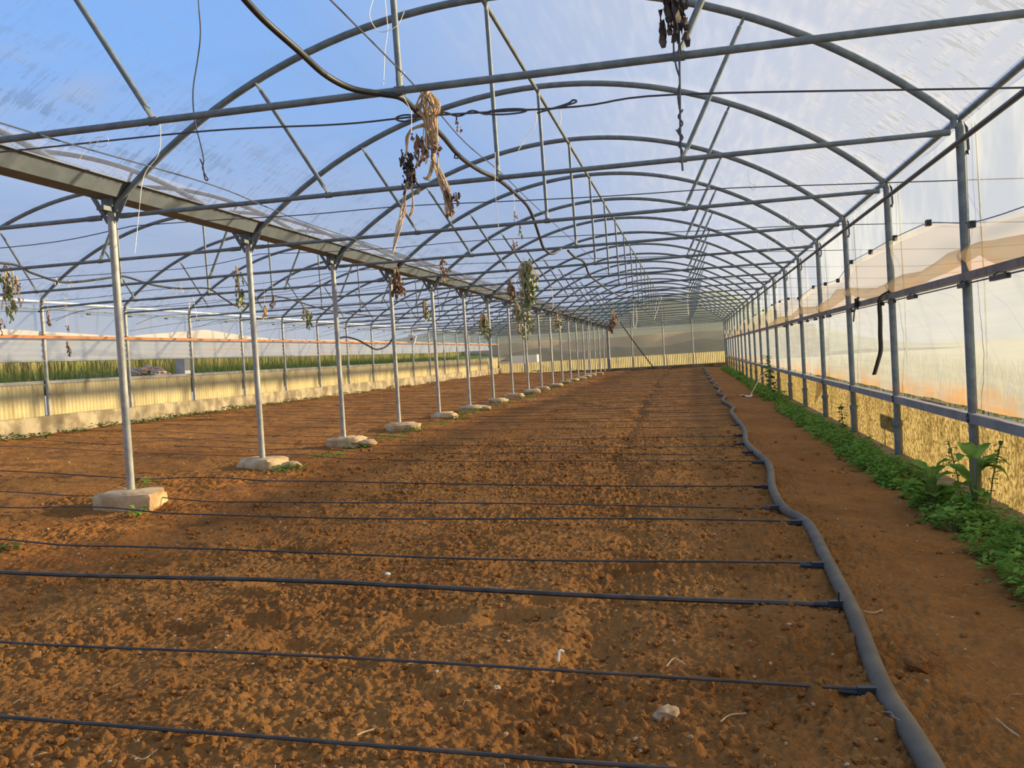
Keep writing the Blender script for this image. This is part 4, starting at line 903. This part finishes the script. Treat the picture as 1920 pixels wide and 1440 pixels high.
# ------------------------------------------------------------------ bits lying on the soil
def stone(px, py, s, label, seed, m='pebble', name='stone', cat='stone', fl_=.6):
    p = at(px, py, 2, .02); rnd = random.Random(seed); z = gh(p[0], p[1])
    o = MB().blob((0, 0, 0), s, s*.75, s*fl_, rnd, .22, 9, 6, rnd.uniform(0, 3), .9).build(name, M[m], smooth=False); o.location = (p[0], p[1], z+s*fl_*.4); tag(o, label, cat); return o
stone(335, 1168, .016, 'pale angular stone between two drip lines in the near soil', 1)
stone(670, 1190, .016, 'pale round stone lying right of the footprints', 2)
stone(1108, 1385, .016, 'pinkish stone near the front edge of the soil', 3) if False else None
stone(1250, 1340, .042, 'large pale-crusted clod under the nearest drip lines', 4, 'pebble', 'clod', 'clod', .7)
stone(1065, 1395, .042, 'big round reddish clod in the foreground', 5, 'soil', 'clod', 'clod', .75)
stone(1720, 1255, .042, 'lone dark clod on the walkway beyond the supply hose', 6, 'soil', 'clod', 'clod', .7)
stone(1480, 1180, .013, 'small white stone nearest the supply hose', 7)
stone(930, 1283, .016, 'pale stone in front of the second drip line', 8)
stone(1125, 1165, .012, 'small white pebble left of the light strip', 9) if False else None
p = at(1405, 742, 2, .0); rnd = random.Random(9); mb = MB(); broad_leaf(mb, (0, 0, .02), 2.8, .34, .09, .25, .6, rnd); broad_leaf(mb, (0, .02, .02), .6, .22, .07, .3, .6, rnd)
o = mb.build('plastic_scrap', M['white']); o.location = (p[0], p[1], gz(p[0])); tag(o, 'white scrap of plastic lying on the far walkway by the weeds', 'scrap')
o = MB().tube([(6.30, 17.2, gz(6.3)), (6.55, 17.6, .30), (6.86, 18.0, .62)], .016, 6).build('stick', M['straw']); tag(o, 'pale stick leaning from the far weeds onto the yellow panels', 'stick')
p = at(727, 1080, 2, .02); e = empty('snail_shell', (p[0], p[1], gh(p[0], p[1])+.012)); mb = MB()
mb.tube([(.016*(1-t/14)*math.cos(t)*(.4+t/9), .016*(.4+t/9)*math.sin(t)*(1-t/14), .008+t*.0006) for t in np.linspace(0, 11, 40)], [.003+.0065*(t/11) for t in np.linspace(0, 11, 40)], 8)
mb.build('shell', M['white'], e); tag(e, 'white snail shell lying between the drip lines', 'shell')
mb = MB(); q0 = at(1047, 1240, 2, .03); q1 = at(1050, 1228, 2, .05); q2 = at(1057, 1227, 2, .05)
o = MB().tube(smooth_path([q0, q1+np.array([0, 0, .015]), q2+np.array([0, 0, .01])], 5), .005, 6).build('twig', M['twine']); tag(o, 'white L-shaped twig standing in the near soil', 'twig')
for i, (pts, lab) in enumerate(((((670, 1390), (685, 1380), (705, 1372)), 'curved straw stalk near the front drip line'), (((1250, 1255), (1265, 1243), (1285, 1250)), 'pale dry root on the edge of the light strip'), (((1352, 1360), (1370, 1346), (1400, 1345)), 'bowed straw stalk left of the supply hose'), (((1868, 1343), (1890, 1358), (1910, 1370)), 'forked straw stalk on the walkway beyond the hose'), (((1620, 1156), (1640, 1155), (1655, 1147)), 'flat straw blade touching the supply hose'), (((250, 1422), (270, 1425), (296, 1415)), 'thin straw curl at the front corner of the soil'))):
    P = []
    for px, py in pts:
        q = at(px, py, 2, .02); P.append((q[0], q[1], gh(q[0], q[1])+.012))
    o = MB().tube(smooth_path(P, 5), .0026, 5).build('straw_stalk', M['straw']); tag(o, lab, 'straw')
rp_ = random.Random(55); mb = MB(); N = 1500
for _ in range(N):
    y_ = -2.4+38*rp_.random()**2.2; x = rp_.uniform(-1, 6.7) if y_ < 5 else rp_.uniform(-6.3, 6.4)
    s = rp_.uniform(.004, .011)*(1+max(0, y_)*.05); z = gz(x)+.02
    mb.blob((x, y_, z), s, s*rp_.uniform(.6, 1), s*.6, rp_, .25, 5, 4, rp_.uniform(0, 3))
zs = soil_h(np.array([v[0] for v in mb.v]), np.array([v[1] for v in mb.v]))
nv = 5*3+2; vv = np.array(mb.v)
for i in range(N):
    sl_ = slice(i*nv, (i+1)*nv); c = vv[sl_].mean(0); vv[sl_, 2] += gh(c[0], c[1])+.003-c[2]
mb.v = [tuple(v) for v in vv]
o = mb.build('pebbles', M['pebble'], smooth=False); tag(o, 'scattered pale pebbles and crumbs in the tilled soil', 'pebbles', kind='stuff')
mb = MB()
for _ in range(300):
    y_ = -2.3+14*rp_.random()**2; x = rp_.uniform(.5, 6.7); z = gh(x, y_)+.008; a = rp_.uniform(0, 6.28); L = rp_.uniform(.015, .05)
    mb.tube([(x, y_, z), (x+math.cos(a)*L*.5, y_+math.sin(a)*L*.5, z+.006), (x+math.cos(a+.4)*L, y_+math.sin(a+.4)*L, z)], .0010, 4)
o = mb.build('straw_litter', M['straw'], smooth=False); tag(o, 'scattered bits of straw in the near soil', 'straw litter', kind='stuff')
rc = np.random.RandomState(66); N = 9000                 # loose clods, all in one pass
cy_ = -2.5+10*rc.rand(N)**1.9; cxx = np.where(rc.rand(N) < .85, 1.2+4.3*rc.rand(N), -.5+7.0*rc.rand(N)); cs = (.004+.016*rc.rand(N)**2.2)*(1+.08*np.maximum(cy_, 0))
cz_ = soil_h(cxx, cy_)+cs*.25; mb = MB(); rnd = random.Random(67)
for x, y_, z, s_ in zip(cxx, cy_, cz_, cs):
    mb.blob((x, y_, z), s_, s_*rnd.uniform(.7, 1.1), s_*rnd.uniform(.6, .9), rnd, .2, 6, 5, rnd.uniform(0, 3))
o = mb.build('soil_clods', M['soil'], smooth=False); tag(o, 'loose crumbly clods strewn over the near soil', 'clods', kind='stuff')
